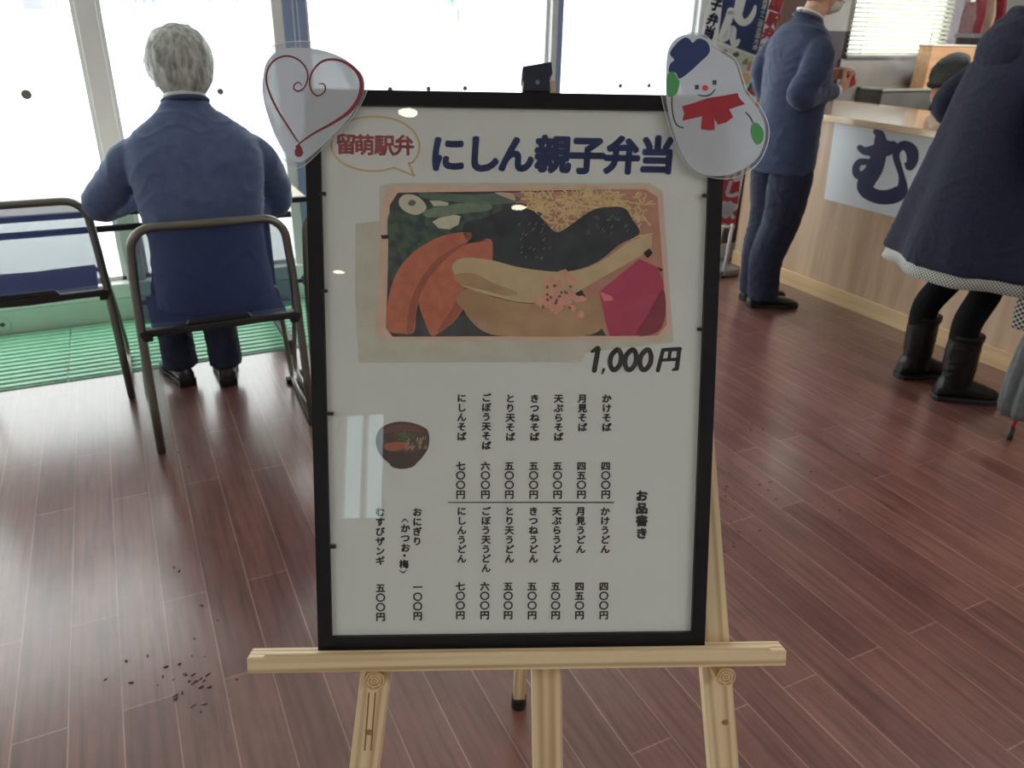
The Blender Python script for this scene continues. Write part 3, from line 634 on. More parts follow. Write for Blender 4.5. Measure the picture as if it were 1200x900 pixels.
brush(mb, B, [(*H7(318, 300), .5), (*H7(300, 282), .7), (*H7(276, 296), .8), (*H7(272, 320), .9), (*H7(298, 334), .9), (*H7(335, 310), .9), (*H7(354, 250), 1.0), (*H7(340, 195), 1.0), (*H7(295, 148), 1.0), (*H7(230, 128), 1.1), (*H7(165, 148), 1.1), (*H7(122, 200), 1.1), (*H7(110, 265), 1.1), (*H7(130, 345), 1.2), (*H7(180, 450), 1.2), (*H7(240, 545), 1.1), (*H7(297, 632), .8)], .0040)
brush(mb, B, [(*H7(420, 292), .6), (*H7(445, 292), .8), (*H7(457, 318), .9), (*H7(440, 350), .9), (*H7(405, 360), .9), (*H7(375, 330), .9), (*H7(364, 280), 1.0), (*H7(378, 225), 1.1), (*H7(425, 168), 1.3), (*H7(490, 148), 1.4), (*H7(570, 165), 1.6), (*H7(640, 220), 2.0), (*H7(668, 290), 2.4), (*H7(655, 370), 2.4), (*H7(600, 450), 2.2), (*H7(510, 515), 1.7), (*H7(400, 575), 1.3), (*H7(325, 625), 1.0), (*H7(285, 660), .8)], .0040)
mb.poly([B.px(*H7(x, y), .0041) for x, y in ((300, 640), (318, 665), (327, 695), (318, 715), (296, 721), (278, 708), (276, 685), (288, 662))])
mb.build('heart_scroll', M_heart, hp)

sc_ = thing('snowman_card', 'laminated snowman card with red scarf on the sign corner', 'card', B.px(838, 200, .004), 'laminated cards on the sign corners')
S8 = lambda x, y: (760+x*.2111, 30+y*.2111)
S_in = [S8(*p) for p in ((98, 300), (100, 210), (112, 130), (150, 75), (205, 50), (265, 52), (325, 78), (352, 120), (420, 160), (478, 205), (505, 280), (535, 370), (590, 440), (635, 520), (650, 590), (640, 660), (600, 740), (520, 800), (430, 830), (330, 832), (250, 800), (190, 720), (150, 620), (118, 510), (100, 410))]
S_out = [S8(*p) for p in ((62, 300), (66, 200), (85, 120), (130, 68), (190, 46), (270, 42), (335, 70), (362, 115), (430, 148), (490, 195), (520, 280), (548, 362), (610, 435), (655, 515), (670, 590), (658, 665), (615, 755), (530, 825), (430, 852), (320, 836), (240, 806), (180, 725), (135, 620), (100, 510), (75, 410))]
patch(B, S_out, .0035, M_clear, 'laminate', sc_, 4, .0007)
edge_highlight(S_out, sc_)
sp = patch(B, S_in, .0037, M_card, 'paper', sc_, 4, .0009)
patch(B, [S8(*p) for p in ((118, 155), (150, 105), (195, 68), (225, 72), (245, 95), (275, 72), (315, 82), (338, 115), (335, 155), (285, 205), (215, 268), (170, 294), (150, 262), (112, 255), (120, 212), (142, 190))], .0040, mat('card_navy', srgb(44, 62, 112), .6), 'hat', sp, 5)
M_mit = mat('card_green', srgb(82, 166, 98), .6)
patch(B, [S8(*p) for p in ((104, 280), (118, 258), (142, 262), (160, 290), (172, 310), (166, 350), (150, 385), (110, 392), (98, 340))], .0041, M_mit, 'mitten', sp, 5)
patch(B, [S8(*p) for p in ((572, 555), (598, 538), (628, 565), (640, 600), (630, 645), (600, 660), (578, 630), (568, 590))], .0041, M_mit, 'mitten', sp, 5)
M_sc = mat('card_red', srgb(168, 42, 56), .6)
sf = MB()
for pts in ([(186, 448), (255, 428), (330, 402), (420, 388), (495, 374), (502, 398), (535, 436), (455, 462), (380, 480), (290, 505), (188, 528), (198, 488)], [(302, 450), (362, 460), (368, 578), (340, 582), (290, 575)], [(362, 455), (436, 440), (470, 508), (430, 538), (385, 550), (368, 520)]):
    sf.poly([B.px(*S8(*p), .0040+.00004*len(sf.f)) for p in pts])
sf.build('scarf', M_sc, sp)
M_cg = mat('card_grey', srgb(64, 80, 84), .6)
for x, y in ((268, 342), (366, 316)): MB().poly([B.px(*S8(x+i, y+j), .0040) for i, j in ((-11, -12), (11, -14), (12, 11), (-10, 13))]).build('eye', M_cg, sp)
for nm, pts in (('mouth', ((276, 384, .6), (310, 391, .9), (345, 382, .9), (370, 354, .6))), ('arm', ((130, 392, .8), (130, 450, .9), (142, 520, .9), (162, 556, .9), (192, 567, .8))), ('arm', ((540, 482, .7), (562, 505, .8), (580, 540, .8)))):
    fc = MB(); brush(fc, B, [(*S8(x, y), w_) for x, y, w_ in pts], .0040); fc.build(nm, M_cg, sp)
MB().poly([B.px(*S8(315+17*math.cos(a*PI/8), 346+16*math.sin(a*PI/8)), .0041) for a in range(16)]).build('nose', mat('card_nose', srgb(220, 66, 66), .6), sp)

# ================================================================== TABLE AND CHAIRS
M_top = noisy(mat('beech_laminate', srgb(222, 212, 194), .4), srgb(216, 205, 186), srgb(228, 219, 202), (3, 60, 60), 3)
tb = thing('folding_table', 'long beige topped table with black edging along the window', 'table', (-.6, 3.8, 0))
MB().box((-1.95, 3.50, .665), (.72, 4.11, .69)).build('table_top', M_top, tb, bevel=.006)
ed = MB(); ed.box((-1.955, 3.494, .664), (.726, 3.500, .686)); ed.box((.720, 3.494, .664), (.726, 4.11, .686)); ed.build('edge_band', M_black, tb, bevel=.001)
MB().tube([(-1.9, 3.56, .60), (.66, 3.56, .60)], .014, 12).build('front_rail', M_black, tb)
MB().tube([(-1.9, 4.0, .60), (.66, 4.0, .60)], .014, 12).build('rear_rail', M_black, tb)
M_white_metal = mat('grey_bracket', srgb(140, 142, 146), .4, .5)
for x in (.57, -1.85):
    lg = MB(); lg.box((x-.016, 3.70, .055), (x+.016, 3.74, .64)); lg.box((x-.016, 3.84, .055), (x+.016, 3.88, .64)); lg.box((x-.018, 3.36, .05), (x+.018, 3.90, .078))
    L = lg.build('leg', M_black, tb, bevel=.003)
    MB().box((x-.03, 3.55, .63), (x+.03, 4.0, .664)).build('bracket', M_black, tb, bevel=.003)
    for y in (3.38, 3.87):
        MB().tube([(x-.013, y, .026), (x+.013, y, .026)], .026, 18).build('caster', M_black, L, bevel=.003)

def make_chair():
    root = thing('mesh_chair', 'x', 'chair', (0, 0, 0), 'navy mesh chairs at the window table')
    hw = .266
    for s in (-1, 1):
        # one bent tube per side: front leg, runner and rear upright
        p = [(s*.225, .395, .432), (s*.245, .42, .425), (s*.256, .432, .395), (s*(hw+.012), .452, .10), (s*(hw+.014), .450, .045), (s*(hw+.014), .430, .022), (s*(hw+.012), .40, .016), (s*hw, .05, .014)]
        MB().tube(p, .0095, 10).build('sled_leg', M_steel, root, smooth=True)
        for y in (.425, .02):
            MB().box((s*hw-.013, y-.018, 0), (s*hw+.013, y+.018, .02)).build('glide', M_rubber, root, bevel=.004)
        MB().box((s*.245-.02, .015, .415), (s*.245+.02, .06, .455)).build('joint_cap', M_black, root, bevel=.006)
    # back frame: both uprights and the rounded top rail in one tube
    def arc(cx, cz, r, a0, a1, y0): return [(cx+r*math.cos(a), y0, cz+r*math.sin(a)) for a in [a0+(a1-a0)*i/6 for i in range(7)]]
    up_ = [(-hw, .0, .012), (-hw+.004, .015, .22), (-hw+.008, .03, .44), (-hw+.014, .036, .60)]+[(x, .042, z) for x, _, z in arc(-.17, .715, .075, PI, PI/2, 0)]
    MB().tube(up_+[(-x, y, z) for x, y, z in reversed(up_)], .0145, 12, hint=(0, 1, 0)).build('back_frame', M_steel, root, smooth=True)
    rows = [(.475, .004), (.53, -.008), (.60, -.012), (.68, 0), (.745, .026), (.783, .040)]
    nt = MB(); cols = [-1+i/6 for i in range(13)]; g = []
    for z, y in rows:
        w_ = .246-.012*(z-.475)/.3 if z < .75 else .19
        for c_ in cols: g.append((c_*w_, y+.03-.02*(1-c_*c_), z))
    nt.add(g, [(i*13+j, i*13+j+1, (i+1)*13+j+1, (i+1)*13+j) for i in range(len(rows)-1) for j in range(12)])
    nt.build('backrest', M_net, root, smooth=True)
    MB().box((-.245, .012, .432), (.245, .036, .458)).build('lower_rail', M_black, root, bevel=.005)
    hn = MB(); hn.loft([[(-.12, y, .458), (.10, y, .458), (.085, y, .476), (-.105, y, .476)] for y in (.016, .034)]); hn.build('hand_grip', M_black, root, bevel=.003)
    st_ = MB(); pf = [(.03, .428), (.03, .452), (.10, .458), (.30, .462), (.39, .456), (.43, .438), (.438, .420), (.42, .415)]
    st_.loft([[(x, y, z-.006*(1-abs(x)/.22)) for y, z in pf] for x in (-.225, -.18, -.08, 0, .08, .18, .225)]); st_.build('seat', M_seat, root, smooth=False, bevel=.006)
    return root
def dup(root, loc, rz, label):
    r = root.copy(); COL.objects.link(r); r.location = loc; r.rotation_euler = (0, 0, rz); r['label'] = label
    for c_ in list(root.children):
        e = c_.copy(); COL.objects.link(e); e.parent = r
        for g in c_.children:
            h = g.copy(); COL.objects.link(h); h.parent = e
    return r
chair = make_chair()
dup(chair, (-.372, 3.168, 0), R(1), 'empty navy mesh chair left of the seated man')
dup(chair, (.80, 2.70, 0), R(-3), 'navy mesh chair half hidden behind the left edge of the sign')
chair.location = (.234, 2.66, 0); chair['label'] = 'navy mesh chair the grey haired man sits on'

# small downlights in the ceiling behind the photographer's shoulder
for x, y, l in ((-.758, -.934, 'small round ceiling downlight closest above the sign'), (-.668, -2.06, 'small round ceiling downlight in the middle of the room'), (-2.242, -2.618, 'small round ceiling downlight furthest back by the left corner')):
    d_ = thing('ceiling_downlight', l, 'downlight', (x, y, ZC), 'downlights in the ceiling')
    MB().tube([V((x, y, ZC-.006))+V((.05*math.cos(t), .05*math.sin(t), 0)) for t in [2*PI*i/28 for i in range(28)]], .008, 8, closed=True).build('ring', M_white_metal, d_, True)
    MB().tube([(x, y, ZC-.004), (x, y, ZC-.001)], [.043, .043], 24).build('lamp', mat('downlight_glow', (1, .9, .7), .5, emit=((1, .86, .62), 14)), d_)

# ================================================================== COUNTER AND KITCHEN
M_lam = mat('oak_laminate', srgb(172, 138, 112), .45)
def lam_nodes(m, c1, c2, sc):
    n = nd(m, 'ShaderNodeTexNoise'); n.inputs['Scale'].default_value = 1; n.inputs['Detail'].default_value = 5; lk(m, coords(m, sc), n.inputs['Vector'])
    lk(m, ramp(m, n.outputs['Fac'], [(.3, c1), (.7, c2)]), bsdf(m).inputs['Base Color'])
lam_nodes(M_lam, srgb(176, 146, 122), srgb(212, 182, 154), (16, 16, 1.2))
M_kick = mat('pale_kick', srgb(216, 184, 142), .45); lam_nodes(M_kick, srgb(206, 172, 130), srgb(226, 196, 154), (30, 1.5, 30))
M_ctop = mat('counter_top', srgb(228, 200, 164), .22, coat=.8); lam_nodes(M_ctop, srgb(214, 180, 140), srgb(236, 212, 180), (22, 1.2, 22))
CX, CY0, CY1 = 3.52, .9, 3.80
ctr = thing('service_counter', 'oak counter with pale wood top beside the standing man', 'counter', (CX+.3, 2.3, 0))
MB().box((CX, CY0, .0), (CX+.55, CY1, .955)).build('front_panel', M_lam, ctr)
MB().box((CX-.012, CY0, .0), (CX, CY1, .088)).build('kick_board', M_kick, ctr, bevel=.002)
MB().box((CX-.045, CY0, .955), (CX+.80, CY1+.03, .99)).build('counter_top', M_ctop, ctr, bevel=.004)
# paper banner taped to the counter front with the brushed character
CP = Plane((CX-.001, 3.0, .7), (0, -1, 0), (0, 0, 1))
sgn = thing('counter_banner', 'white paper banner with a navy brushed character on the counter', 'banner', CP.p(0, 0))
tl, bl = CP.uv(979, 139.5), CP.uv(966, 233)
y_r = 1.05
MB().poly([CP.p(*tl, .0015), CP.p(*bl, .0015), CP.p(y_r, bl[1], .0015), CP.p(y_r, tl[1], .0015)], .0012, CP.n).build('sheet', mat('banner_paper', srgb(214, 218, 222), .45), sgn)
K = lambda x, y: (940+x*.1444, 130+y*.1444)
mb = MB()
WK = 1.12
brush(mb, CP, [(*K(600, 170), 3.2), (*K(630, 200), 5.5), (*K(635, 290), 7.5), (*K(610, 400), 8.5), (*K(580, 480), 9), (*K(530, 560), 9), (*K(510, 620), 8.5), (*K(550, 670), 7.5), (*K(640, 700), 7.5), (*K(740, 690), 8), (*K(800, 650), 7.5), (*K(815, 600), 5), (*K(805, 520), 3.2), (*K(780, 440), 3.4), (*K(762, 370), 3.6), (*K(775, 310), 4.4), (*K(830, 280), 5.0), (*K(885, 320), 6.6), (*K(895, 390), 6.0), (*K(870, 450), 4.6), (*K(840, 430), 1.6)], .0020, wk=WK, step=1.2e-5)
brush(mb, CP, [(*K(470, 300), 3.4), (*K(510, 325), 4.2), (*K(600, 320), 6.5), (*K(690, 300), 8.4), (*K(735, 285), 5.5)], .0042, wk=WK, step=1.2e-5)
brush(mb, CP, [(*K(535, 415), 3.4), (*K(470, 415), 3.6), (*K(437, 460), 3.8), (*K(450, 515), 4.6), (*K(500, 520), 4.6), (*K(545, 470), 4)], .0050, wk=WK, step=1.2e-5)
mb.build('brushed_character', mat('banner_navy', srgb(24, 26, 74), .55), sgn)
# blind in the kitchen window
bl_ = thing('venetian_blind', 'white slatted blind over the kitchen window', 'blind', ((KX0+KX1)/2, Y1, KZ1))
slm = MB(); z = KZ0+.03
while z < KZ1-.03:
    slm.loft([[(x, Y1-.036, z-.0085), (x, Y1-.012, z+.0075), (x, Y1-.012, z+.0087), (x, Y1-.036, z-.0073)] for x in (KX0-.03, KX1+.03)]); z += .0285
slm.build('slats', sheer('blind_slat', srgb(222, 223, 204), .985, .5, .22), bl_)
MB().box((KX0-.03, Y1-.036, KZ0+.002), (KX1+.03, Y1-.010, KZ0+.020)).build('bottom_rail', M_white_metal, bl_, bevel=.003)
MB().box((KX0-.03, Y1-.040, KZ1-.03), (KX1+.03, Y1-.006, KZ1+.01)).build('head_rail', M_white_metal, bl_, bevel=.003)
for x in (KX0+.08, KX1-.14): MB().tube([(x, Y1-.040, KZ0), (x, Y1-.040, KZ1)], .0015, 6).build('cord', M_white_metal, bl_)
MB().tube([(KX1+.02, Y1-.048, KZ0+.12), (KX1+.02, Y1-.046, KZ1)], .004, 8).build('wand', M_white_metal, bl_)
pst = at(1126, 30, 1, Y1-.06)
# stainless noodle boiler with steam
M_inox = noisy(mat('stainless', srgb(178, 176, 168), .38, .8), srgb(168, 166, 158), srgb(188, 186, 178), (3, 40, 3), 2)
qc = at(1035, 104.5, 2, 1.045)
boil = thing('noodle_boiler', 'stainless steaming noodle boiler under the kitchen blind', 'boiler', (qc.x+.4, qc.y+.2, 0))
bx0, by0, bx1, by1 = qc.x, qc.y, qc.x+.56, Y1-.02
tk = MB(); tk.box((bx0, by0, .02), (bx1, by1, 1.028)); tk.build('cabinet', noisy(mat('boiler_front', srgb(118, 116, 110), .5, .3), srgb(104, 102, 98), srgb(132, 130, 124), (3, 3, 3), 2), boil, bevel=.006)
rm = MB()
for lo, hi in (((bx0-.008, by0-.008), (bx1+.008, by0+.03)), ((bx0-.008, by1-.03), (bx1+.008, by1)), ((bx0-.008, by0), (bx0+.03, by1)), ((bx1-.03, by0), (bx1+.008, by1))): rm.box((*lo, 1.028), (*hi, 1.045))
rm.build('rim', mat('inox_rim', srgb(208, 208, 202), .3, .7), boil, bevel=.004)
MB().box((bx0+.028, by0+.028, 1.0285), (bx1-.028, by1-.028, 1.034)).build('water', mat('cooking_water', srgb(150, 150, 140), .08), boil)
MB().box((KX0-.06, by1+.001, .95), (pst.x-.08, by1+.012, KZ0-.002)).build('splashback', noisy(mat('splash_steel', srgb(176, 172, 164), .45, .3), srgb(160, 156, 150), srgb(188, 184, 176), (4, 4, 4), 3), boil)
st = MB().ell(((bx0+bx1)/2, (by0+by1)/2-.02, 1.20), (.30, .14, .13), nu=20, nv=12)
M_st = bpy.data.materials.new('steam'); M_st.use_nodes = True; M_st.node_tree.nodes.clear()
o_ = nd(M_st, 'ShaderNodeOutputMaterial'); vv = nd(M_st, 'ShaderNodeVolumePrincipled'); vv.inputs['Color'].default_value = (.95, .95, .95, 1); lk(M_st, vv.outputs[0], o_.inputs['Volume'])
n_ = nd(M_st, 'ShaderNodeTexNoise'); n_.inputs['Scale'].default_value = 1; n_.inputs['Detail'].default_value = 4; lk(M_st, coords(M_st, (7, 7, 5)), n_.inputs['Vector'])
mr = nd(M_st, 'ShaderNodeMapRange'); mr.inputs[1].default_value = .45; mr.inputs[2].default_value = .75; mr.inputs[3].default_value = 0; mr.inputs[4].default_value = 42; lk(M_st, n_.outputs['Fac'], mr.inputs[0]); tc = nd(M_st, 'ShaderNodeTexCoord'); mp = nd(M_st, 'ShaderNodeMapping'); mp.inputs['Location'].default_value = (-1, -1, -1); mp.inputs['Scale'].default_value = (2, 2, 2); lk(M_st, tc.outputs['Generated'], mp.inputs['Vector'])
gr = nd(M_st, 'ShaderNodeTexGradient', gradient_type='QUADRATIC_SPHERE'); lk(M_st, mp.outputs['Vector'], gr.inputs['Vector'])
ml = nd(M_st, 'ShaderNodeMath', operation='MULTIPLY'); lk(M_st, mr.outputs[0], ml.inputs[0]); lk(M_st, gr.outputs['Fac'], ml.inputs[1]); lk(M_st, ml.outputs[0], vv.inputs['Density'])
tag(st.build('steam', M_st, smooth=True), 'wisps of steam rising off the noodle boiler', 'steam', kind='stuff')
# things at the back of the kitchen
struct(slab('pillar_kitchen', (pst.x-.07, Y1-.10, 0), (pst.x+.09, Y1-.002, ZC), noisy(mat('grey_lilac_post', srgb(140, 132, 140), .6), srgb(134, 126, 134), srgb(148, 140, 148), (4, 4, 4))))
M_crate = mat('ply_crate', srgb(214, 166, 122), .55); lam_nodes(M_crate, srgb(200, 150, 108), srgb(224, 180, 138), (3, 30, 30))
ca, cb_ = at(1094, 52, 1, 3.94), at(1142, 86, 1, 3.94)
cr = thing('ply_box', 'light plywood box behind the kitchen worker\'s cap', 'box', ((ca.x+cb_.x)/2, 3.9, .95))
q = MB(); q.box((ca.x, 3.94, .95), (cb_.x, 4.05, ca.z-.012)); q.build('body', M_crate, cr, bevel=.003)
MB().box((ca.x-.006, 3.934, ca.z-.012), (cb_.x+.006, 4.056, ca.z)).build('lid', mat('box_lid', srgb(232, 220, 204), .5), cr, bevel=.003)
struct(slab('trim_worktop', (bx1+.02, 3.55, .0), (6.2, Y1-.11, .95), M_inox, bevel=.004))
# red and pale packages on a shelf, top right
M_pred = noisy(mat('red_package', srgb(128, 34, 48), .4), srgb(110, 28, 42), srgb(150, 48, 60), (14, 14, 14)); M_pdk = noisy(mat('maroon_package', srgb(84, 36, 44), .5), srgb(66, 30, 38), srgb(110, 60, 62), (30, 30, 30)); M_ptan = noisy(mat('tan_package', srgb(156, 132, 112), .6), srgb(140, 116, 98), srgb(172, 150, 130), (12, 12, 12))
for px0, px1, yb, yt, m, l in ((1137, 1148, 46, 2, M_pdk, 'maroon patterned package nearest the lilac kitchen post'), (1149.5, 1160, 37, -8, M_pred, 'bright red tall package between the maroon and tan ones'), (1161.5, 1172, 28, -3, M_ptan, 'tan package touching the woman\'s shoulder outline'), (1173.5, 1185, 24, -10, M_pred, 'red package at the right end of the shelf row')):
    a = at(px0, yb, 1, 3.95); b = at(px1, yt, 1, 3.95); t = thing('package', l, 'package', ((a.x+b.x)/2, 3.95, 1.40), 'packages on the kitchen shelf')
    w_ = b.x-a.x; zb = 1.402; MB().loft([[(a.x, 3.95, zb), (b.x, 3.95, zb), (b.x, 4.05, zb), (a.x, 4.05, zb)], [(a.x-.003, 3.945, (zb+b.z)/2), (b.x+.003, 3.945, (zb+b.z)/2), (b.x+.003, 4.055, (zb+b.z)/2), (a.x-.003, 4.055, (zb+b.z)/2)], [(a.x+.004, 3.97, b.z), (b.x-.004, 3.97, b.z), (b.x-.004, 4.03, b.z), (a.x+.004, 4.03, b.z)]]).build('bag', m, t, bevel=.006)
    MB().box((a.x+.006, 3.985, b.z-.002), (b.x-.006, 4.015, b.z+.02)).build('seal', mat('package_seal', srgb(226, 222, 216), .5), t)
a = at(1136, 46, 1, 3.95); tag(MB().box((a.x-.02, 3.9, 1.372), (a.x+.75, Y1-.105, 1.40)).build('wall_shelf', M_taupe, bevel=.002), 'dark shelf holding red packages in the kitchen corner', 'shelf')

# ================================================================== BANNERS BY THE COUNTER
NB = Plane((3.40, 3.60, 0), (math.cos(YAW-.05), -math.sin(YAW-.05), 0), (0, 0, 1))
ban = thing('poster_banner', 'tall slanting banner with big white letters on navy beside the counter', 'banner', NB.px(850, 326))
C6 = lambda x, y: (630+x*.25, y*.25)
def npoly(name, pts, off, m, parent=ban, pl=NB, th=None): return MB().poly([pl.px(*C6(*p), off) for p in pts], th, pl.n).build(name, m, parent)
M_bn = mat('banner_cloth', srgb(226, 230, 232), .8)
sheet = npoly('sheet', [(832, -160), (1178, -160), (1130, 60), (1052, 380), (1000, 520), (960, 500), (900, 330), (772, 170)], 0, M_bn, th=.003)
npoly('navy_panel', [(888, -160), (1122, -160), (1030, 262), (845, 190)], .001, mat('banner_navy_cloth', srgb(50, 64, 108), .8), sheet)
mb = MB()
for pts in ([(965, -60, 9), (948, 20, 8), (938, 70, 7.5), (960, 105, 6), (990, 95, 5), (1012, 60, 4), (1020, 30, 2.2)], [(905, 52, 6), (895, 90, 6.5), (872, 150, 6), (862, 182, 5), (885, 175, 5), (905, 140, 5.5), (918, 140, 5), (915, 185, 5), (925, 205, 5.5), (942, 190, 3)]):
    brush(mb, NB, [(*C6(x, y), w_*.72) for x, y, w_ in pts], .0016)
mb.build('large_lettering', M_bn, sheet)
def put(mb, pl, ch, x, y, size, off, fat, rot):
    a, b = pl.uv(x, y, off); a2, _ = pl.uv(x+size, y, off); write(mb, pl, ch, a, b, a2-a, a2-a, off, fat, rot)
mb = MB()
for c_, x, y in (('子', 838, 22), ('弁', 822, 92), ('当', 805, 152)): put(mb, NB, c_, *C6(x, y), 13.5, .0016, .06, R(-13))
mb.build('side_lettering', mat('banner_dark_ink', srgb(46, 58, 88), .8), sheet)
mb = MB()
for i in range(9): put(mb, NB, '業第十二回全国大会'[i], *C6(1068-i*6, 5+i*27), 6, .0016, .05, R(-13))
mb.build('small_lettering', M_bn, sheet)
ft_ = MB()
for pts, m, nm in (([(838, 205), (1026, 270), (990, 400), (905, 320)], mat('banner_plate', srgb(206, 208, 196), .8), 'food_picture'), ([(940, 350), (985, 340), (1000, 370), (975, 400), (945, 390)], mat('banner_rice', srgb(224, 186, 140), .8), 'rice_ball'), ([(985, 290), (1006, 285), (996, 330), (978, 335)], mat('banner_prawn', srgb(216, 150, 140), .8), 'prawn'), ([(915, 250), (935, 242), (948, 255), (935, 268), (918, 264)], mat('banner_leaf', srgb(72, 96, 84), .8), 'garnish'), ([(958, 290), (985, 268), (985, 300), (962, 305)], mat('banner_green', srgb(120, 160, 110), .8), 'garnish'), ([(862, 235), (885, 232), (890, 250), (868, 252)], mat('banner_leaf2', srgb(110, 128, 112), .8), 'garnish'), ([(1020, 480), (1055, 465), (1060, 500), (1030, 510)], mat('banner_orange', srgb(232, 160, 110), .8), 'bread')):
    npoly(nm, pts, .0012+.0002*(nm != 'food_picture'), m, sheet)
npoly('food_picture', [(975, 430), (1000, 385), (1015, 395), (990, 450)], .0012, mat('banner_dark_photo', srgb(70, 84, 104), .8), sheet)
mb = MB()
for c_, x, y in (('国', 1118, 20), ('駅', 1103, 92), ('弁', 1082, 160), ('大', 1068, 228), ('会', 1054, 290), ('出', 1040, 352), ('品', 1026, 418)): put(mb, NB, c_, *C6(x, y), 15, .0016, .07, R(-15))
mb.build('red_lettering', mat('banner_red_ink', srgb(226, 108, 116), .8), sheet)
p0, p1 = NB.px(*C6(1190, -160), -.008), NB.px(*C6(1008, 540), -.008); MB().tube([p0, p1, vfloor(p0, p1)], .008, 10).build('pole', M_white_metal, ban)
MB().tube([NB.px(*C6(828, -162), -.006), NB.px(*C6(1192, -162), -.006)], .006, 8).build('cross_pole', M_white_metal, ban)
bp_ = vfloor(p0, p1); MB().box((bp_.x-.12, bp_.y-.12, 0), (bp_.x+.12, bp_.y+.12, .045)).build('weight_base', M_white_metal, ban, bevel=.01)

RB = Plane(tuple(at(848, 326, 2, 0)), (math.cos(YAW+.1), -math.sin(YAW+.1), 0), (0, .05, 1))
st2 = thing('sign_stand', 'white sign stand with a red noodle panel by the brown wall', 'sign stand', RB.px(848, 326))
rp = lambda pts, o: [RB.px(x, y, o) for x, y in pts]
M_wst = mat('white_tube', srgb(222, 222, 220), .5)
MB().poly(rp([(846, 196), (869, 196), (862.5, 262), (836, 262)], 0), .004, RB.n).build('panel', mat('sign_red', srgb(168, 48, 60), .6), st2)
for a, b in (((872, 190), (847, 326)), ((846, 190), (818, 326))): MB().tube([RB.px(*a, -.012), RB.px(*b, -.012)], .011, 10).build('leg', M_wst, st2, smooth=True)
MB().tube([RB.px(834, 266, -.012), RB.px(861, 266, -.012)], .009, 10).build('crossbar', M_wst, st2, smooth=True)
for x, y in ((847, 326), (818, 326)): MB().tube([RB.px(x, y-3, -.012), RB.px(x, y+1, -.012)], .014, 10).build('rubber_foot', M_black, st2)
mb = MB()
for c_, x, y in (('ん', 861, 203), ('し', 858, 222), ('家', 853.5, 246)): put(mb, RB, c_, x, y, 20, .001, .07, R(-10))
mb.build('panel_lettering', M_bn, st2)

# ================================================================== PEOPLE
def rotd(d, upv=(0, 0, 1)):
    """rotation whose +y is d and whose z leans to upv"""
    y = V(d).normalized(); x = y.cross(V(upv)); x.normalize(); z = x.cross(y)
    return M(((x.x, y.x, z.x), (x.y, y.y, z.y), (x.z, y.z, z.z)))
def solid(mb, name, m, parent=None, voxel=.006, it=6, fold=0., ff=9., mtx=None, seed=0, dec=None):
    """fuse overlapping volumes into one continuous skin"""
    me = bpy.data.meshes.new('t'); me.from_pydata([tuple(p) for p in mb.v], [], mb.f)
    bm = bmesh.new(); bm.from_mesh(me); bmesh.ops.recalc_face_normals(bm, faces=bm.faces); bm.to_mesh(me); bm.free()
    o = bpy.data.objects.new('t', me); COL.objects.link(o)
    r_ = o.modifiers.new('r', 'REMESH'); r_.mode = 'VOXEL'; r_.voxel_size = voxel
    s_ = o.modifiers.new('s', 'SMOOTH'); s_.factor = .5; s_.iterations = it
    dg = bpy.context.evaluated_depsgraph_get(); dg.update()
    e = bpy.data.meshes.new_from_object(o.evaluated_get(dg)); e.name = name
    bpy.data.objects.remove(o)
    if fold:
        nn = [v.normal.copy() for v in e.vertices]
        for v, n in zip(e.vertices, nn):
            p = v.co; f_ = fold if not callable(fold) else fold(p)
            w1 = NZ.noise(V((p.x*ff*.8+3, p.y*ff*.8, p.z*ff*.8+seed)))
            cr = 1-abs(NZ.noise(V((p.x*ff*1.1+w1, p.y*ff*1.1+p.z*2.5, p.z*ff*1.9+w1*1.5+seed))))*2.6
            v.co = p+n*f_*(.8*NZ.noise(V((p.x*ff, p.y*ff, p.z*ff*.55+seed)))+.45*max(0, cr)**2)
    return link(name, e, m, parent, True, mtx)
def limb(mb, pts, n=14): return mb.tube([p[0] for p in pts], [p[1] for p in pts], n)
def bez(pts, k=6):
    """smooth a chain of (point, radius)"""
    q = smooth_open([(*p, r_) for p, r_ in pts], k); return [(V(a[:3]), a[3]) for a in q]
def head(mb, c, d, upv=(0, 0, 1), s=1.):
    Rm = rotd(d, upv); T = lambda x, y, z: V(c)+Rm @ V((x*s, y*s, z*s))
    E = lambda p, r_: mb.ell(T(*p), tuple(a*s for a in r_), Rm, 18, 12)
    E((0, -.012, .030), (.074, .094, .092)); E((0, .022, -.028), (.060, .066, .078)); E((0, .050, -.080), (.034, .034, .028))
    E((0, .020, -.055), (.054, .052, .048))
    mb.tube([T(0, .082, .022), T(0, .098, -.012), T(0, .108, -.030), T(0, .088, -.042)], [.009*s, .011*s, .014*s, .008*s], 8)
    E((.013, .094, -.032), (.009, .012, .009)); E((-.013, .094, -.032), (.009, .012, .009))
    E((0, .084, -.058), (.022, .008, .006)); E((0, .083, -.068), (.018, .009, .007))
    for q in (-1, 1):
        E((q*.030, .080, .030), (.022, .010, .008)); E((q*.038, .062, -.030), (.022, .022, .022))
        E((q*.075, -.008, -.010), (.010, .020, .031)); E((q*.081, -.014, .002), (.007, .018, .020)); E((q*.076, .0, -.034), (.007, .010, .012))
    return T, Rm
def eyes(T, Rm, parent, s=1.):
    w_ = mat('eye_white', srgb(226, 224, 220), .25); ir = mat('iris', srgb(40, 28, 22), .2)
    for q in (-1, 1):
        e = MB().ell(T(q*.031, .0665, .009), .0120*s, Rm).build('eye', w_, parent, True); MB().ell(T(q*.031, .0762, .008), .0050*s, Rm).build('iris', ir, e, True)
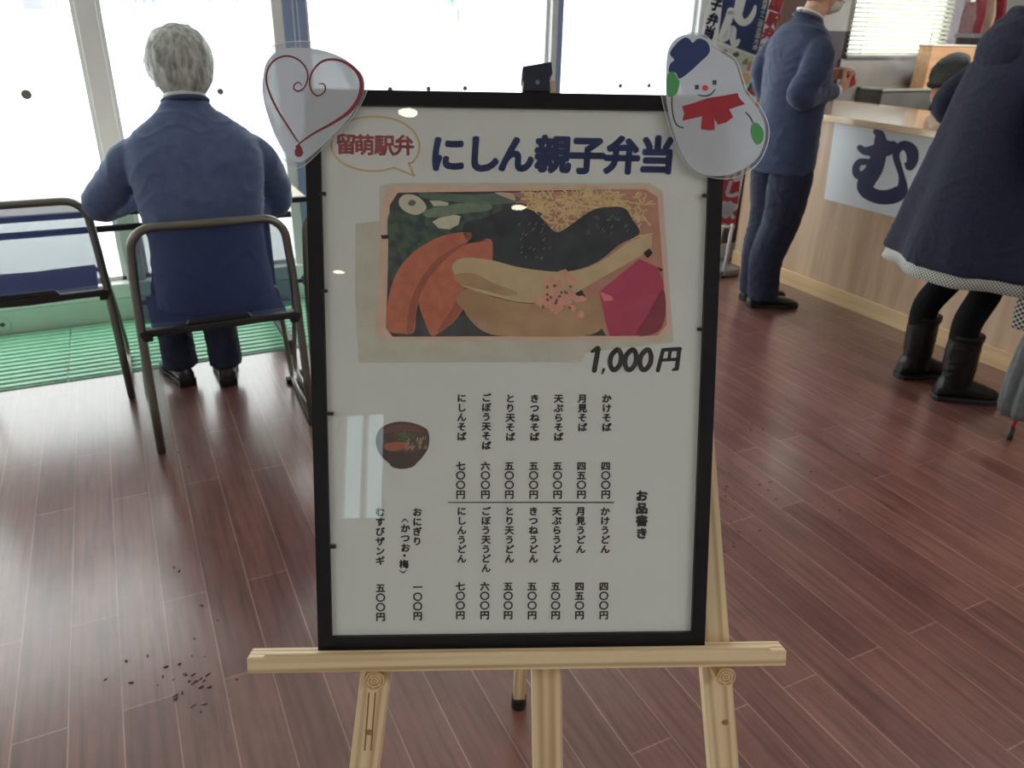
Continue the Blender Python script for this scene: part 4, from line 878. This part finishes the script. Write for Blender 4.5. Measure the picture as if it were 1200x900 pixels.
def hair_cap(T, Rm, m, parent, s=1., back=-.045, puff=1.06, crown=.035):
    """cap of hair: skull swollen, kept off the face"""
    mb = MB(); k = puff
    mb.ell(T(0, -.026-.012*(k-1)/.25, crown), (.080*k*s, (.092+.012*(k-1)/.25)*s, .088*(1+(k-1)*.6)*s), Rm, 24, 16)
    mb.ell(T(0, -.058, -.005), (.072*k*s, .058*k*s, .070*k*s), Rm, 20, 12)
    for q in (-1, 1): mb.ell(T(q*.066*k, -.004, .022), (.018*s, .044*s, .044*s), Rm)
    mb.ell(T(0, -.062, back), (.056*s, .036*s, .040*s), Rm)
    mb.ell(T(0.01, .040, .094), (.056*s, .040*s, .024*s), Rm)
    return solid(mb, 'hair', m, parent, .005, 3, fold=.006, ff=34)
def hand(mb, w, d, pn, side, curl=.6, thumb=.6, s=1., spread=.06):
    """w wrist, d towards the fingers, pn out of the palm; side=+1 when the thumb lies along d x pn"""
    w = V(w); d = V(d).normalized(); pn = (V(pn)-d*V(pn).dot(d)).normalized(); x = d.cross(pn)*side
    P = lambda a, b, c: w+x*(a*s)+d*(b*s)+pn*(c*s)
    mb.tube([P(0, -.02, 0), P(0, .015, 0), P(.002, .05, .002), P(.002, .085, .002)], 0, 12, hint=pn, flat=[(.021*s, .024*s)[::-1] if 0 else (.024*s, .019*s), (.030*s, .017*s), (.038*s, .015*s), (.039*s, .012*s)])
    mb.ell(P(.022, .035, .010), .016*s)
    for k, (a, L, r_) in enumerate(((.030, .072, .0082), (.010, .080, .0085), (-.011, .074, .0082), (-.030, .060, .0072))):
        p = P(a, .082, .002); ang = .12; pts = [P(a*.9, .066, .002), p]
        for q in (.45, .30, .25):
            ang += curl*(.75 if q > .4 else 1.); v_ = d*math.cos(ang)+pn*math.sin(ang)+x*(spread*a/.03*math.cos(ang)); p = p+v_.normalized()*(L*q*s); pts.append(p)
        mb.tube(pts, [r_*s*1.1, r_*s*1.08, r_*s, r_*s*.92, r_*s*.72], 8)
    pts = [P(.020, .022, .004), P(.040, .046, .012)]; p = pts[-1]; v_ = (d*.75+x*(.75-.5*thumb)+pn*(.15+.6*thumb)).normalized(); p = p+v_*.034*s; pts.append(p)
    v_ = (d*.85+x*(.35-.6*thumb)+pn*(.1+.75*thumb)).normalized(); pts.append(p+v_*.028*s)
    mb.tube(pts, [.013*s, .0115*s, .0100*s, .0078*s], 8)
    return P
def shoe(ank, toe_dir, m, parent, name='shoe', L=.275, w_=.046, sole=.02, top=.085, heel=True):
    """leather shoe around an ankle point on the ground below it"""
    a = V((ank[0], ank[1], 0)); d = V((toe_dir[0], toe_dir[1], 0)).normalized(); x = V((d.y, -d.x, 0)); mb = MB()
    P = lambda s_, l, z: a+d*s_+x*l+V((0, 0, z))
    sec = [(-.075, .020, .055), (-.065, .032, .080), (-.03, .036, top), (.02, .037, top), (.06, .040, .072), (.11, w_, .056), (.15, w_, .048), (.18, w_*.86, .040), (L-.075, w_*.5, .030)]
    rings = []
    for s_, hw, h in sec:
        rings.append([P(s_, hw*math.cos(t), sole*.6+(h-sole*.6)*(.5+.5*math.sin(t))) for t in [2*PI*j/18 for j in range(18)]])
    mb.loft(rings); u = solid(mb, name, m, parent, .0045, 4)
    so = MB(); out = [(-.078, .018), (-.07, .034), (-.02, .037), (.05, .037), (.11, w_+.003), (.16, w_+.002), (.185, w_*.85), (L-.073, w_*.5)]
    pl_ = [P(s_, h, 0) for s_, h in out]+[P(s_, -h, 0) for s_, h in reversed(out)]
    so.loft([pl_, [p+V((0, 0, sole)) for p in pl_]]); so.build('sole', M_rubber, u, bevel=.003)
    if heel:
        hl = [P(s_, h, -.0) for s_, h in out[:3]]+[P(s_, -h, 0) for s_, h in reversed(out[:3])]; MB().loft([[p+V((0, 0, .0)) for p in hl], [p+V((0, 0, sole+.012)) for p in hl]]).build('heel', M_rubber, u)
    return u
def ringpath(mb, secs, n=28, ripple=None):
    """stack of body sections: (centre, half width, half depth, forward tilt)"""
    rs = []
    for i, (c, a, b, tilt) in enumerate(secs):
        c = V(c); rg_ = []
        for j in range(n):
            t = 2*PI*j/n; k = 1+(ripple(i/(len(secs)-1), t) if ripple else 0)
            p = V((a*k*math.cos(t), b*k*math.sin(t), 0)); ct, st_ = math.cos(tilt), math.sin(tilt)
            rg_.append(c+V((p.x, p.y*ct, p.y*st_)))
        rs.append(rg_)
    return mb.loft(rs)
def person(loc, rz, label):
    return dict(loc=V(loc), rz=rz, label=label)
POSED = []      # each figure is built in its own frame and stood in its place at the end
def finish(b, P):
    POSED.append((b, P)); tag(b, P['label'], 'person'); return b

# ---- the man seated at the window table
P1 = person((.245, 2.93, 0), 0, 'grey haired person in navy suit seated from behind at the window table')
mb = MB()
T1, R1 = head(mb, (.004, .175, 1.222), (0, .97, -.22), s=1.10)
limb(mb, bez([((0, .085, 1.08), .062), ((.0, .115, 1.12), .056), ((.002, .150, 1.17), .056)], 4))
ringpath(mb, [((0, -.02, .48), .15, .10, 0), ((0, -.02, .60), .14, .09, -.05), ((0, .0, .80), .15, .09, -.1), ((0, .035, .97), .145, .075, -.2), ((0, .07, 1.05), .08, .055, -.25)])
EL, ER = V((-.325, .215, .785)), V((.285, .235, .745)); WL, WR = V((-.13, .52, .745)), V((.11, .50, .745))
for s_, el, wr in ((-1, EL, WL), (1, ER, WR)):
    limb(mb, bez([((s_*.115, .06, .995), .040), ((s_*.195, .085, .935), .040), (el, .035), (wr, .026)], 5))
    hand(mb, wr, (-s_*.15, 1, -.10), (0, -.15, -1), -s_ if False else s_, .35, .3)
AL, AR = V((-.150, .345, .085)), V((.022, .285, .085))
for s_, an in ((-1, AL), (1, AR)):
    kn = V((s_*.085-.03, .43, .49)); limb(mb, bez([((s_*.08, .03, .52), .075), ((s_*.085-.01, .22, .53), .068), (kn, .052), ((an.x, an.y+.05, .30), .045), (an, .034)], 5)); limb(mb, [(an, .034), (an+V((0, .07, -.042)), .024), (an+V((0, .11, -.058)), .012)])
man = solid(mb, 'person', M_skin, None, .0055, 3); finish(man, P1)
eyes(T1, R1, man, 1.10); hair_cap(T1, R1, M_ghair, man, 1.10, -.05, 1.25)
mb = MB()   # jacket: back, shoulders, sleeves
ringpath(mb, [((0, -.035, .455), .205, .135, 0), ((0, -.03, .56), .200, .135, 0), ((0, -.015, .70), .196, .132, -.05), ((0, .0, .84), .212, .135, -.08), ((0, .025, .95), .226, .132, -.12), ((0, .05, 1.015), .214, .115, -.2), ((0, .07, 1.062), .165, .090, -.28), ((0, .088, 1.105), .098, .072, -.3), ((0, .098, 1.135), .078, .066, -.35)], 36)
for s_, el, wr in ((-1, EL, WL), (1, ER, WR)):
    limb(mb, bez([((s_*.130, .055, 1.005), .050), ((s_*.205, .080, .950), .066), ((s_*.268 if s_ < 0 else .258, .145, .865), .067), (el, .060), ((el+wr)/2+V((0, 0, .004)), .052), (wr+(el-wr)*.12, .042)], 6), 18)
jk = solid(mb, 'jacket', M_glaresuit, man, .0075, 9, fold=.009, ff=8, seed=3)
cb = MB(); cb.tube([V((0, .098, 1.125))+V((.070*math.cos(t), .066*math.sin(t), .012-.018*math.sin(t))) for t in [2*PI*i/24 for i in range(24)]], .011, 8, closed=True); cb.build('collar', M_suit, man, True)
cb = MB(); cb.tube([V((0, .104, 1.143))+V((.062*math.cos(t), .058*math.sin(t), .010-.016*math.sin(t))) for t in [2*PI*i/24 for i in range(24)]], .009, 8, closed=True); cb.build('shirt_collar', M_shirt, man, True)
for s_, el, wr in ((-1, EL, WL), (1, ER, WR)):
    cu_ = MB(); cu_.tube([wr+(el-wr)*.14, wr+(el-wr)*.03], [.034, .034], 16); cu_.build('shirt_cuff', M_shirt, man)
mb = MB()
for s_, an in ((-1, AL), (1, AR)):
    kn = V((s_*.085-.03, .435, .485)); limb(mb, bez([((s_*.085, -.02, .545), .105), ((s_*.09-.01, .2, .535), .095), (kn, .078), ((an.x, an.y+.045, .30), .070), ((an.x, an.y+.01, .15), .066), ((an.x, an.y, .07), .068)], 6), 18)
mb.ell((0, -.03, .53), (.185, .13, .078))
solid(mb, 'trousers', M_trouser, man, .007, 4, fold=.008, ff=11, seed=8)
shoe(AL, (-.22, 1), M_shoe, man, L=.29, w_=.05); shoe(AR, (.06, 1), M_shoe, man, L=.29, w_=.05)

# ---- the man standing at the counter
P2 = person((3.115, 3.10, 0), R(-102), 'standing person in navy suit at the counter holding a red purse'); P2['scale'] = (1.02, 1.02, 1.004)
def stand_legs(mb, fts, hip_z, hips=.085, k=1., rad=((.085), .070, .052, .044, .034)):
    for s_, an in fts:
        limb(mb, bez([((s_*hips, 0, hip_z), .085*k), ((s_*hips, .012, hip_z-.2), .070*k), ((an.x*.55+s_*hips*.45, .018+an.y*.4, .47), .052*k), ((an.x*.9+s_*hips*.1, an.y-.022, .30), .046*k), (an, .034)], 5)); limb(mb, [(an, .034), (an+V((0, .07, -.042)), .024), (an+V((0, .11, -.058)), .012)])
FR, FL_ = V((.045, -.02, .085)), V((-.075, .0, .085))     # near (right) and far foot in the figure's own frame
mb = MB()
T2, R2 = head(mb, (.0, .075, 1.585), (.1, .95, -.28)); 
limb(mb, bez([((0, -.01, 1.38), .060), ((0, .015, 1.44), .054), ((0, .045, 1.51), .054)], 4))
ringpath(mb, [((0, 0, .86), .15, .10, 0), ((0, 0, 1.0), .14, .095, 0), ((0, 0, 1.2), .16, .10, 0), ((0, -.005, 1.34), .16, .085, 0), ((0, -.005, 1.40), .09, .06, 0)])
WPOS = V((3.405, 3.035, 1.178))
rel = V((WPOS.x-P2['loc'].x, WPOS.y-P2['loc'].y, WPOS.z)); c_, s__ = math.cos(P2['rz']), math.sin(P2['rz']); wl_ = V((rel.x*c_+rel.y*s__, -rel.x*s__+rel.y*c_, rel.z))   # purse in the figure's frame
E2 = {1: V((.222, -.115, 1.12)), -1: V((-.235, -.02, 1.11))}; W2 = {1: wl_+V((.045, -.095, -.055)), -1: wl_+V((-.065, -.085, .02))}
for s_ in (1, -1):
    limb(mb, bez([((s_*.140, -.008, 1.335), .045), ((s_*.180, -.03, 1.27), .042), (E2[s_], .036), (W2[s_], .026)], 5))
hand(mb, W2[1], (-.35, 1, .40), (-.9, -.1, .5), 1, .62, .75); hand(mb, W2[-1], (.45, 1, .05), (.7, -.2, -.55), -1, .62, .75)
stand_legs(mb, ((1, FR), (-1, FL_)), .88)
man2 = solid(mb, 'person', M_skin, None, .0055, 3); finish(man2, P2)
eyes(T2, R2, man2); hair_cap(T2, R2, M_dhair, man2, 1., -.03, 1.06)
mk = MB(); mk.ell(T2(0, .060, -.052), (.054, .050, .046), R2, 20, 14)
solid(mk, 'face_mask', mat('white_mask', srgb(206, 206, 208), .8), man2, .005, 3)
mb = MB()
ringpath(mb, [((.0, -.012, .735), .198, .142, 0), ((0, -.012, .80), .200, .144, 0), ((0, -.010, .92), .196, .140, 0), ((0, -.006, 1.06), .190, .134, 0), ((0, -.008, 1.20), .208, .138, 0), ((0, -.012, 1.30), .214, .130, 0), ((0, -.012, 1.36), .196, .108, 0), ((0, -.010, 1.40), .150, .090, -.1), ((0, 0, 1.425), .090, .072, -.2), ((0, .008, 1.440), .074, .064, -.3)], 36)
for s_ in (1, -1):
    limb(mb, bez([((s_*.120, -.01, 1.345), .056), ((s_*.186, -.025, 1.292), .070), ((s_*.212, -.06, 1.21), .067), (E2[s_]+V((0, -.004, .012)), .060), (E2[s_]+V((0, .025, -.012)), .057), ((E2[s_]+W2[s_])/2, .052), (W2[s_]+(E2[s_]-W2[s_])*.12, .043)], 6), 18)
solid(mb, 'jacket', M_suit, man2, .0075, 8, fold=.007, ff=8, seed=11)
cb = MB(); cb.tube([V((0, .004, 1.436))+V((.066*math.cos(t), .064*math.sin(t), .010-.022*math.sin(t))) for t in [2*PI*i/24 for i in range(24)]], .011, 8, closed=True); cb.build('collar', M_suit, man2, True)
cb = MB(); cb.tube([V((0, .012, 1.458))+V((.060*math.cos(t), .060*math.sin(t), .010-.024*math.sin(t))) for t in [2*PI*i/24 for i in range(24)]], .006, 8, closed=True); cb.build('shirt_collar', M_shirt, man2, True)
for s_ in (1, -1):
    MB().tube([W2[s_]+(E2[s_]-W2[s_])*.14, W2[s_]+(E2[s_]-W2[s_])*.04], [.034, .034], 16).build('shirt_cuff', M_shirt, man2)
mb = MB(); mb.ell((0, -.008, .88), (.166, .112, .09))
for s_, an in ((1, FR), (-1, FL_)):
    limb(mb, bez([((s_*.088, -.005, .85), .098), ((s_*.088, .0, .68), .106), ((an.x*.6+s_*.035, .012+an.y*.4, .47), .094), ((an.x, an.y-.014, .28), .086), ((an.x, an.y-.004, .12), .082), ((an.x, an.y+.004, .055), .082)], 6), 18)
solid(mb, 'trousers', M_trouser, man2, .007, 4, fold=.007, ff=10, seed=21)
shoe(FR, (.18, 1), M_shoe, man2); shoe(FL_, (-.10, 1), M_shoe, man2)
for p_, fts in ((man, (AL, AR)), (man2, (FR, FL_))):
    for an in fts: MB().tube([an+V((0, .0, .13)), an+V((0, .004, -.02))], [.046, .050], 16).build('sock', M_black, p_)
WPOS = V((P2['loc'].x+rel.x*1.02, P2['loc'].y+rel.y*1.02, rel.z*1.004))
# red purse in the hands
pu = thing('coin_purse', 'small red purse held in the standing man\'s hands', 'purse', WPOS)
mb = MB(); mb.ell(WPOS+V((0, 0, -.004)), (.050, .022, .034), rotd((.3, -.9, .2)), 20, 12); mb.ell(WPOS+V((.0, 0, -.018)), (.054, .026, .024), rotd((.3, -.9, .2)), 20, 12)
solid(mb, 'pouch', noisy(mat('purse_red', srgb(178, 40, 56), .45), srgb(160, 32, 48), srgb(196, 56, 72), (40, 40, 40)), pu, .004, 2)
MB().tube([WPOS+V((-.04, -.012, .022)), WPOS+V((0, 0, .034)), WPOS+V((.04, .012, .022))], .0045, 8).build('clasp', mat('clasp_brass', srgb(200, 176, 120), .3, .8), pu, True)

# ---- the woman in the navy coat
P3 = person((3.06, 1.915, 0), R(-112), 'person in long navy coat and black boots standing at the right'); P3['scale'] = (1, 1, 1.05)
mb = MB(); k3 = .94
T3, R3 = head(mb, (0, .04, 1.475), (0, 1, -.12), s=.94)
limb(mb, bez([((0, -.01, 1.28), .052), ((0, .01, 1.34), .046), ((0, .025, 1.40), .046)], 4))
ringpath(mb, [((0, 0, .80), .15, .10, 0), ((0, 0, .95), .125, .09, 0), ((0, 0, 1.12), .14, .095, 0), ((0, -.005, 1.24), .14, .08, 0), ((0, -.005, 1.30), .07, .05, 0)])
E3 = {-1: V((-.240, -.115, 1.09)), 1: V((.295, -.06, 1.06))}; W3 = {-1: V((-.16, .13, 1.06)), 1: V((.415, .045, .862))}
for s_ in (-1, 1):
    limb(mb, bez([((s_*.135, -.005, 1.255), .044), ((s_*.185, -.04, 1.18), .040), (E3[s_], .033), (W3[s_], .023)], 5))
hand(mb, W3[-1], (.3, 1, -.05), (.9, -.2, 0), -1, .5, .4, .9); hand(mb, W3[1], (.25, .35, -.9), (-.9, .2, -.2), 1, 1.0, .8, .9)
BL_, BR_ = V((-.125, -.055, .085)), V((.105, -.01, .085))
stand_legs(mb, ((-1, BL_), (1, BR_)), .82, .08, .92)
wo = solid(mb, 'person', M_skin, None, .0055, 3); finish(wo, P3)
eyes(T3, R3, wo, .94); hair_cap(T3, R3, M_dhair, wo, .94, -.09, 1.12)
def rip(f, t): return (1-f)**1.4*(.055*math.sin(5*t+.6)+.03*math.sin(9*t+2))
mb = MB()
ringpath(mb, [((0, -.03, .555), .345, .290, 0), ((0, -.03, .62), .332, .280, 0), ((0, -.03, .74), .304, .258, 0), ((0, -.032, .88), .270, .230, 0), ((0, -.034, 1.0), .240, .206, 0), ((0, -.036, 1.12), .218, .184, 0), ((0, -.034, 1.22), .202, .160, 0), ((0, -.030, 1.285), .178, .132, 0), ((0, -.022, 1.335), .135, .105, -.1), ((0, -.01, 1.375), .092, .082, -.2)], 48, rip)
for s_ in (-1, 1):
    limb(mb, bez([((s_*.130, -.02, 1.262), .056), ((s_*.190, -.050, 1.20), .066), (E3[s_]+V((0, 0, .03)), .064), (E3[s_]+V((0, .01, -.012)), .062), ((E3[s_]+W3[s_])/2, .058), (W3[s_]+(E3[s_]-W3[s_])*.1, .052)], 6), 18)
coat = solid(mb, 'coat', M_coat, wo, .008, 5, fold=.006, ff=7, seed=31)
hd = MB(); hd.ell((0, -.135, 1.285), (.120, .050, .100)); hd.ell((0, -.085, 1.365), (.112, .070, .050)); hd.tube([V((0, -.015, 1.385))+V((.088*math.cos(t), .085*math.sin(t), -.03*math.sin(t))) for t in [2*PI*i/28 for i in range(28)]], .020, 10, closed=True)
solid(hd, 'hood', M_coat, wo, .007, 8, fold=.006, ff=12)
# checked dress showing under the coat hem
M_chk = mat('check_cloth', srgb(160, 160, 156), .85)
def checks(m, sc, c1, c2):
    c_ = nd(m, 'ShaderNodeTexChecker'); c_.inputs['Scale'].default_value = sc; c_.inputs['Color1'].default_value = (*c1, 1); c_.inputs['Color2'].default_value = (*c2, 1)
    t = nd(m, 'ShaderNodeUVMap'); lk(m, t.outputs[0], c_.inputs['Vector']); lk(m, c_.outputs[0], bsdf(m).inputs['Base Color'])
checks(M_chk, 1, srgb(210, 212, 206), srgb(92, 96, 94))
def cloth_band(name, secs, m, parent, cell, n=96, ripple=None):
    """open tube of cloth with a measured UV grid for its check"""
    mb = MB(); rs = []; 
    for i, (c, a, b) in enumerate(secs):
        c = V(c); f_ = i/(len(secs)-1)
        rs.append([c+V((a*(1+(ripple(f_, 2*PI*j/n) if ripple else 0))*math.cos(2*PI*j/n), b*(1+(ripple(f_, 2*PI*j/n) if ripple else 0))*math.sin(2*PI*j/n), 0)) for j in range(n+1)])
    N_ = n+1; mb.v = [p for r_ in rs for p in r_]; mb.f = [(i*N_+j, i*N_+j+1, (i+1)*N_+j+1, (i+1)*N_+j) for i in range(len(rs)-1) for j in range(n)]
    o = mb.build(name, m, parent, True); u = o.data.uv_layers.new(name='UVMap'); per = 2*PI*(secs[0][1]+secs[0][2])/2
    for pl_ in o.data.polygons:
        for li in pl_.loop_indices:
            vi = o.data.loops[li].vertex_index; u.data[li].uv = ((vi % N_)/n*per/cell, o.data.vertices[vi].co.z/cell)
    so = o.modifiers.new('thick', 'SOLIDIFY'); so.thickness = .003; return o
def rip2(f, t): return .055*math.sin(5*t+.6)+.03*math.sin(9*t+2)
cloth_band('dress', [((0, -.03, .512), .338, .284), ((0, -.03, .555), .332, .278), ((0, -.024, .66), .302, .252), ((0, -.016, .88), .235, .19)], M_chk, wo, .0065, 120, lambda f, t: (1-f)*rip2(0, t))
mb = MB()
for s_, an in ((-1, BL_), (1, BR_)):
    limb(mb, bez([((s_*.08, .0, .80), .090), ((s_*.082, .01, .62), .074), ((an.x*.6+s_*.034, .02+an.y*.4, .46), .060), ((an.x*.9+s_*.008, an.y-.022, .32), .056), ((an.x, an.y-.01, .16), .046), ((an.x, an.y, .10), .042)], 6), 16)
solid(mb, 'tights', M_tights, wo, .006, 3)
for s_, an, dr in ((-1, BL_, (-.12, 1)), (1, BR_, (.18, 1))):
    d = V((*dr, 0)).normalized(); mb = MB(); a = V((an.x, an.y, 0))
    limb(mb, [(a+V((0, -.008, .275)), .062), (a+V((0, -.010, .22)), .064), (a+V((0, -.006, .15)), .062), (a+V((0, 0, .10)), .058), (a+V((0, .0, .06)), .050)], 20)
    x = V((d.y, -d.x, 0)); rings = []
    for s2, hw, h in ((-.075, .022, .07), (-.06, .040, .10), (-.01, .044, .12), (.04, .046, .105), (.09, .050, .078), (.13, .050, .064), (.16, .042, .052), (.185, .022, .036)):
        rings.append([a+d*s2+x*hw*math.cos(t)+V((0, 0, .012+(h-.012)*(.5+.5*math.sin(t)))) for t in [2*PI*j/18 for j in range(18)]])
    mb.loft(rings); bo = solid(mb, 'boot', M_boot, wo, .0055, 3, fold=.005, ff=16, seed=s_*5)
    out = [(-.080, .020), (-.07, .038), (-.01, .044), (.05, .048), (.10, .053), (.14, .052), (.17, .042), (.192, .020)]
    pp = [a+d*s2+x*h for s2, h in out]+[a+d*s2-x*h for s2, h in reversed(out)]; MB().loft([pp, [p+V((0, 0, .022)) for p in pp]]).build('sole', M_rubber, bo, bevel=.004)
    MB().tube([a+V((0, -.008, .262)), a+V((0, -.008, .284))], [.066, .066], 20).build('cuff', M_boot, bo, True)

# gingham bag hanging from her right hand, beside the counter
M_ging = mat('gingham', srgb(160, 160, 156), .85); checks(M_ging, 1, srgb(222, 222, 216), srgb(58, 60, 60))
ga = at(1184, 383, 0, 3.02); gz = ga.z
gb = thing('tote_bag', 'black and white gingham bag hanging at the right edge above the umbrella', 'bag', ga)
def local_to_world(P, p): c_, s_ = math.cos(P['rz']), math.sin(P['rz']); return V((P['loc'].x+p.x*c_-p.y*s_, P['loc'].y+p.x*s_+p.y*c_, p.z*1.05))
hw_ = local_to_world(P3, W3[1]+V((0, .03, -.07)))
gc = V((ga.x+.034, ga.y-.108, 0)); e = Plane((gc.x, gc.y, gz), (.30, -.954, 0), (0, 0, 1)); gm = MB(); rs = []
for z, w_, t in ((0, .108, .010), (.012, .113, .022), (.09, .118, .036), (.17, .116, .030), (.235, .112, .012)):
    rs.append([e.p(w_*math.copysign(abs(math.cos(q))**.5, math.cos(q)), z, t*math.sin(q)) for q in [2*PI*j/40 for j in range(40)]])
gm.loft(rs); go_ = gm.build('body', M_ging, gb, True); u = go_.data.uv_layers.new(name='UVMap')
for pl_ in go_.data.polygons:
    for li in pl_.loop_indices:
        q = go_.data.vertices[go_.data.loops[li].vertex_index].co-e.o; u.data[li].uv = (q.dot(e.u)/.011, q.z/.011)
tp = e.p(0, .40)
for o_ in (.010, -.010): MB().tube([e.p(-.07, .232, o_), e.p(-.055, .34, o_*.8), V((hw_.x, hw_.y, hw_.z-.01)), e.p(.055, .34, o_*.8), e.p(.07, .232, o_)], .005, 8).build('strap', M_black, gb, True)
# closed grey umbrella standing on its tip
ut = at(1182, 515, 2, .0); ud = (V((.02, -.012, 1))).normalized()
um = thing('umbrella', 'closed grey umbrella with red shaft and black tip at the right edge', 'umbrella', ut)
MB().tube([ut, ut+ud*.012, ut+ud*.05], [.008, .0105, .010], 12).build('tip', M_black, um, True)
MB().tube([ut+ud*.045, ut+ud*.14], .0075, 12).build('red_shaft', mat('umbrella_red', srgb(170, 34, 50), .4), um, True)
ux = ud.cross(V((0, 0, 1))).normalized(); uy = ud.cross(ux); rs = []
for t, r_ in ((.098, .024), (.106, .060), (.14, .068), (.23, .071), (.36, .066), (.52, .050), (.66, .026), (.70, .014)):
    rs.append([ut+ud*t+(ux*math.cos(q)+uy*math.sin(q))*(r_*(1+.16*math.sin(8*q+t*3))) for q in [2*PI*j/64 for j in range(64)]])
M_umb = noisy(mat('umbrella_grey', srgb(96, 100, 102), .75), srgb(86, 90, 92), srgb(108, 112, 114), (30, 30, 30)); MB().loft(rs).build('canopy', M_umb, um, True)
MB().tube([ut+ud*.69, ut+ud*.80], .006, 10).build('shaft', M_steel, um, True)
h0 = ut+ud*.79; MB().tube([h0, h0+ud*.06, h0+ud*.10+ux*.012, h0+ud*.115+ux*.04, h0+ud*.095+ux*.066, h0+ud*.06+ux*.07], .010, 10).build('handle', M_black, um, True)

# ---- the kitchen worker bending behind the counter
hc_ = at(1110, 98, 0, 4.42)
P4 = person((4.80, 3.05, 0), R(78), 'kitchen worker in dark cap and mask bending behind the counter')
c_, s__ = math.cos(-P4['rz']), math.sin(-P4['rz']); q = hc_-P4['loc']; hl = V((q.x*c_-q.y*s__, q.x*s__+q.y*c_, hc_.z))
mb = MB(); T4, R4 = head(mb, hl, (0, 1, -.55))
sh_ = hl+V((0, -.13, -.12)); hp_ = V((0, 0, .90)); md = (sh_+hp_)/2+V((0, -.03, .05))
limb(mb, [(sh_+V((0, 0, .02)), .058), (hl+V((0, -.04, -.07)), .052)])
limb(mb, bez([(hp_, .13), (md, .13), (sh_, .12)], 5), 18)
stand_legs(mb, ((1, V((.1, 0, .085))), (-1, V((-.1, 0, .085)))), .86)
E4 = {s_: sh_+V((s_*.22, .02, -.22)) for s_ in (1, -1)}; W4 = {s_: sh_+V((s_*.13, .17, -.17)) for s_ in (1, -1)}
for s_ in (1, -1):
    limb(mb, bez([(sh_+V((s_*.14, 0, 0)), .05), (E4[s_], .038), (W4[s_], .026)], 6)); hand(mb, W4[s_], (-s_*.3, 1, -.1), (0, 0, -1), s_, .5, .4)
wk = solid(mb, 'person', M_skin, None, .0055, 3); finish(wk, P4); eyes(T4, R4, wk)
mb = MB(); limb(mb, bez([(hp_+V((0, 0, -.06)), .165), (md, .172), (sh_+V((0, .0, -.02)), .15), (sh_+V((0, .05, .03)), .08)], 6), 24)
for s_ in (1, -1): limb(mb, bez([(sh_+V((s_*.13, -.01, 0)), .07), (E4[s_], .062), (W4[s_]+(E4[s_]-W4[s_])*.2, .046)], 6), 16)
solid(mb, 'jacket', noisy(mat('green_black_cloth', srgb(34, 46, 48), .8), srgb(28, 38, 40), srgb(44, 58, 58), (20, 20, 20)), wk, .008, 4, fold=.006)
mb = MB(); mb.ell((0, 0, .86), (.17, .12, .10))
for s_ in (1, -1): limb(mb, [((s_*.09, 0, .86), .10), ((s_*.095, .01, .45), .078), ((s_*.1, 0, .06), .07)], 16)
solid(mb, 'trousers', M_trouser, wk, .008, 4); shoe(V((.1, 0, .085)), (.1, 1), M_shoe, wk); shoe(V((-.1, 0, .085)), (-.1, 1), M_shoe, wk)
mk = MB(); mk.ell(T4(0, .060, -.052), (.056, .052, .050), R4, 20, 14); solid(mk, 'face_mask', mat('mask_white', srgb(216, 218, 218), .8), wk, .005, 3)
M_cap = noisy(mat('dark_cap', srgb(58, 62, 64), .85), srgb(48, 52, 54), srgb(72, 76, 76), (50, 50, 50), 3)
mb = MB(); mb.ell(T4(0, -.022, .052), (.090, .112, .088), R4, 24, 14); mb.ell(T4(0, -.05, .085), (.088, .10, .06), R4, 24, 12); solid(mb, 'cap', M_cap, wk, .006, 3, fold=.004, ff=16)
mb = MB(); mb.tube([T4(.091*math.cos(t), -.016+.113*math.sin(t), .022+.012*math.sin(t)) for t in [2*PI*i/28 for i in range(28)]], .010, 8, closed=True); mb.build('cap_band', mat('cap_band', srgb(26, 28, 30), .8), wk, True)
hair = MB(); hair.ell(T4(0, -.05, -.012), (.078, .062, .055), R4); hair.build('hair', M_dhair, wk, True)

# crumbs of mud and melted snow trodden onto the floor
db = MB(); rg = random.Random(5)
def crumb(px, py, n, sx, sy):
    for _ in range(max(2, int(n*.65))):
        x, y = rg.gauss(px, sx), rg.gauss(py, sy); q = at(x, y, 2, .0)
        L = rg.uniform(.004, .013); a = rg.uniform(0, PI); h_ = rg.uniform(.001, .003)
        db.ell((q.x, q.y, h_*.6), (L*.6, L*.28, h_), M.Rotation(a, 3, 'Z'), 8, 5)
for args in ((225, 800, 30, 26, 16), (190, 800, 10, 40, 22), (140, 795, 8, 20, 12), (240, 725, 6, 12, 20), (205, 680, 4, 8, 8), (215, 540, 3, 6, 4), (860, 590, 26, 16, 22), (865, 630, 14, 14, 8), (925, 560, 10, 30, 14), (980, 610, 8, 10, 8), (900, 500, 10, 26, 12), (1030, 535, 10, 40, 8)): crumb(*args)
tag(db.build('mud_crumbs', noisy(mat('wet_mud', srgb(92, 54, 46), .3), srgb(72, 42, 36), srgb(116, 76, 66), (300, 300, 300)), smooth=True), 'dark crumbs of mud scattered over the floorboards', 'dirt', kind='stuff')
for b, P in POSED: b.location = P['loc']; b.rotation_euler = (0, 0, P['rz']); b.scale = P.get('scale', (1, 1, 1))
bpy.data.objects.remove(_go)
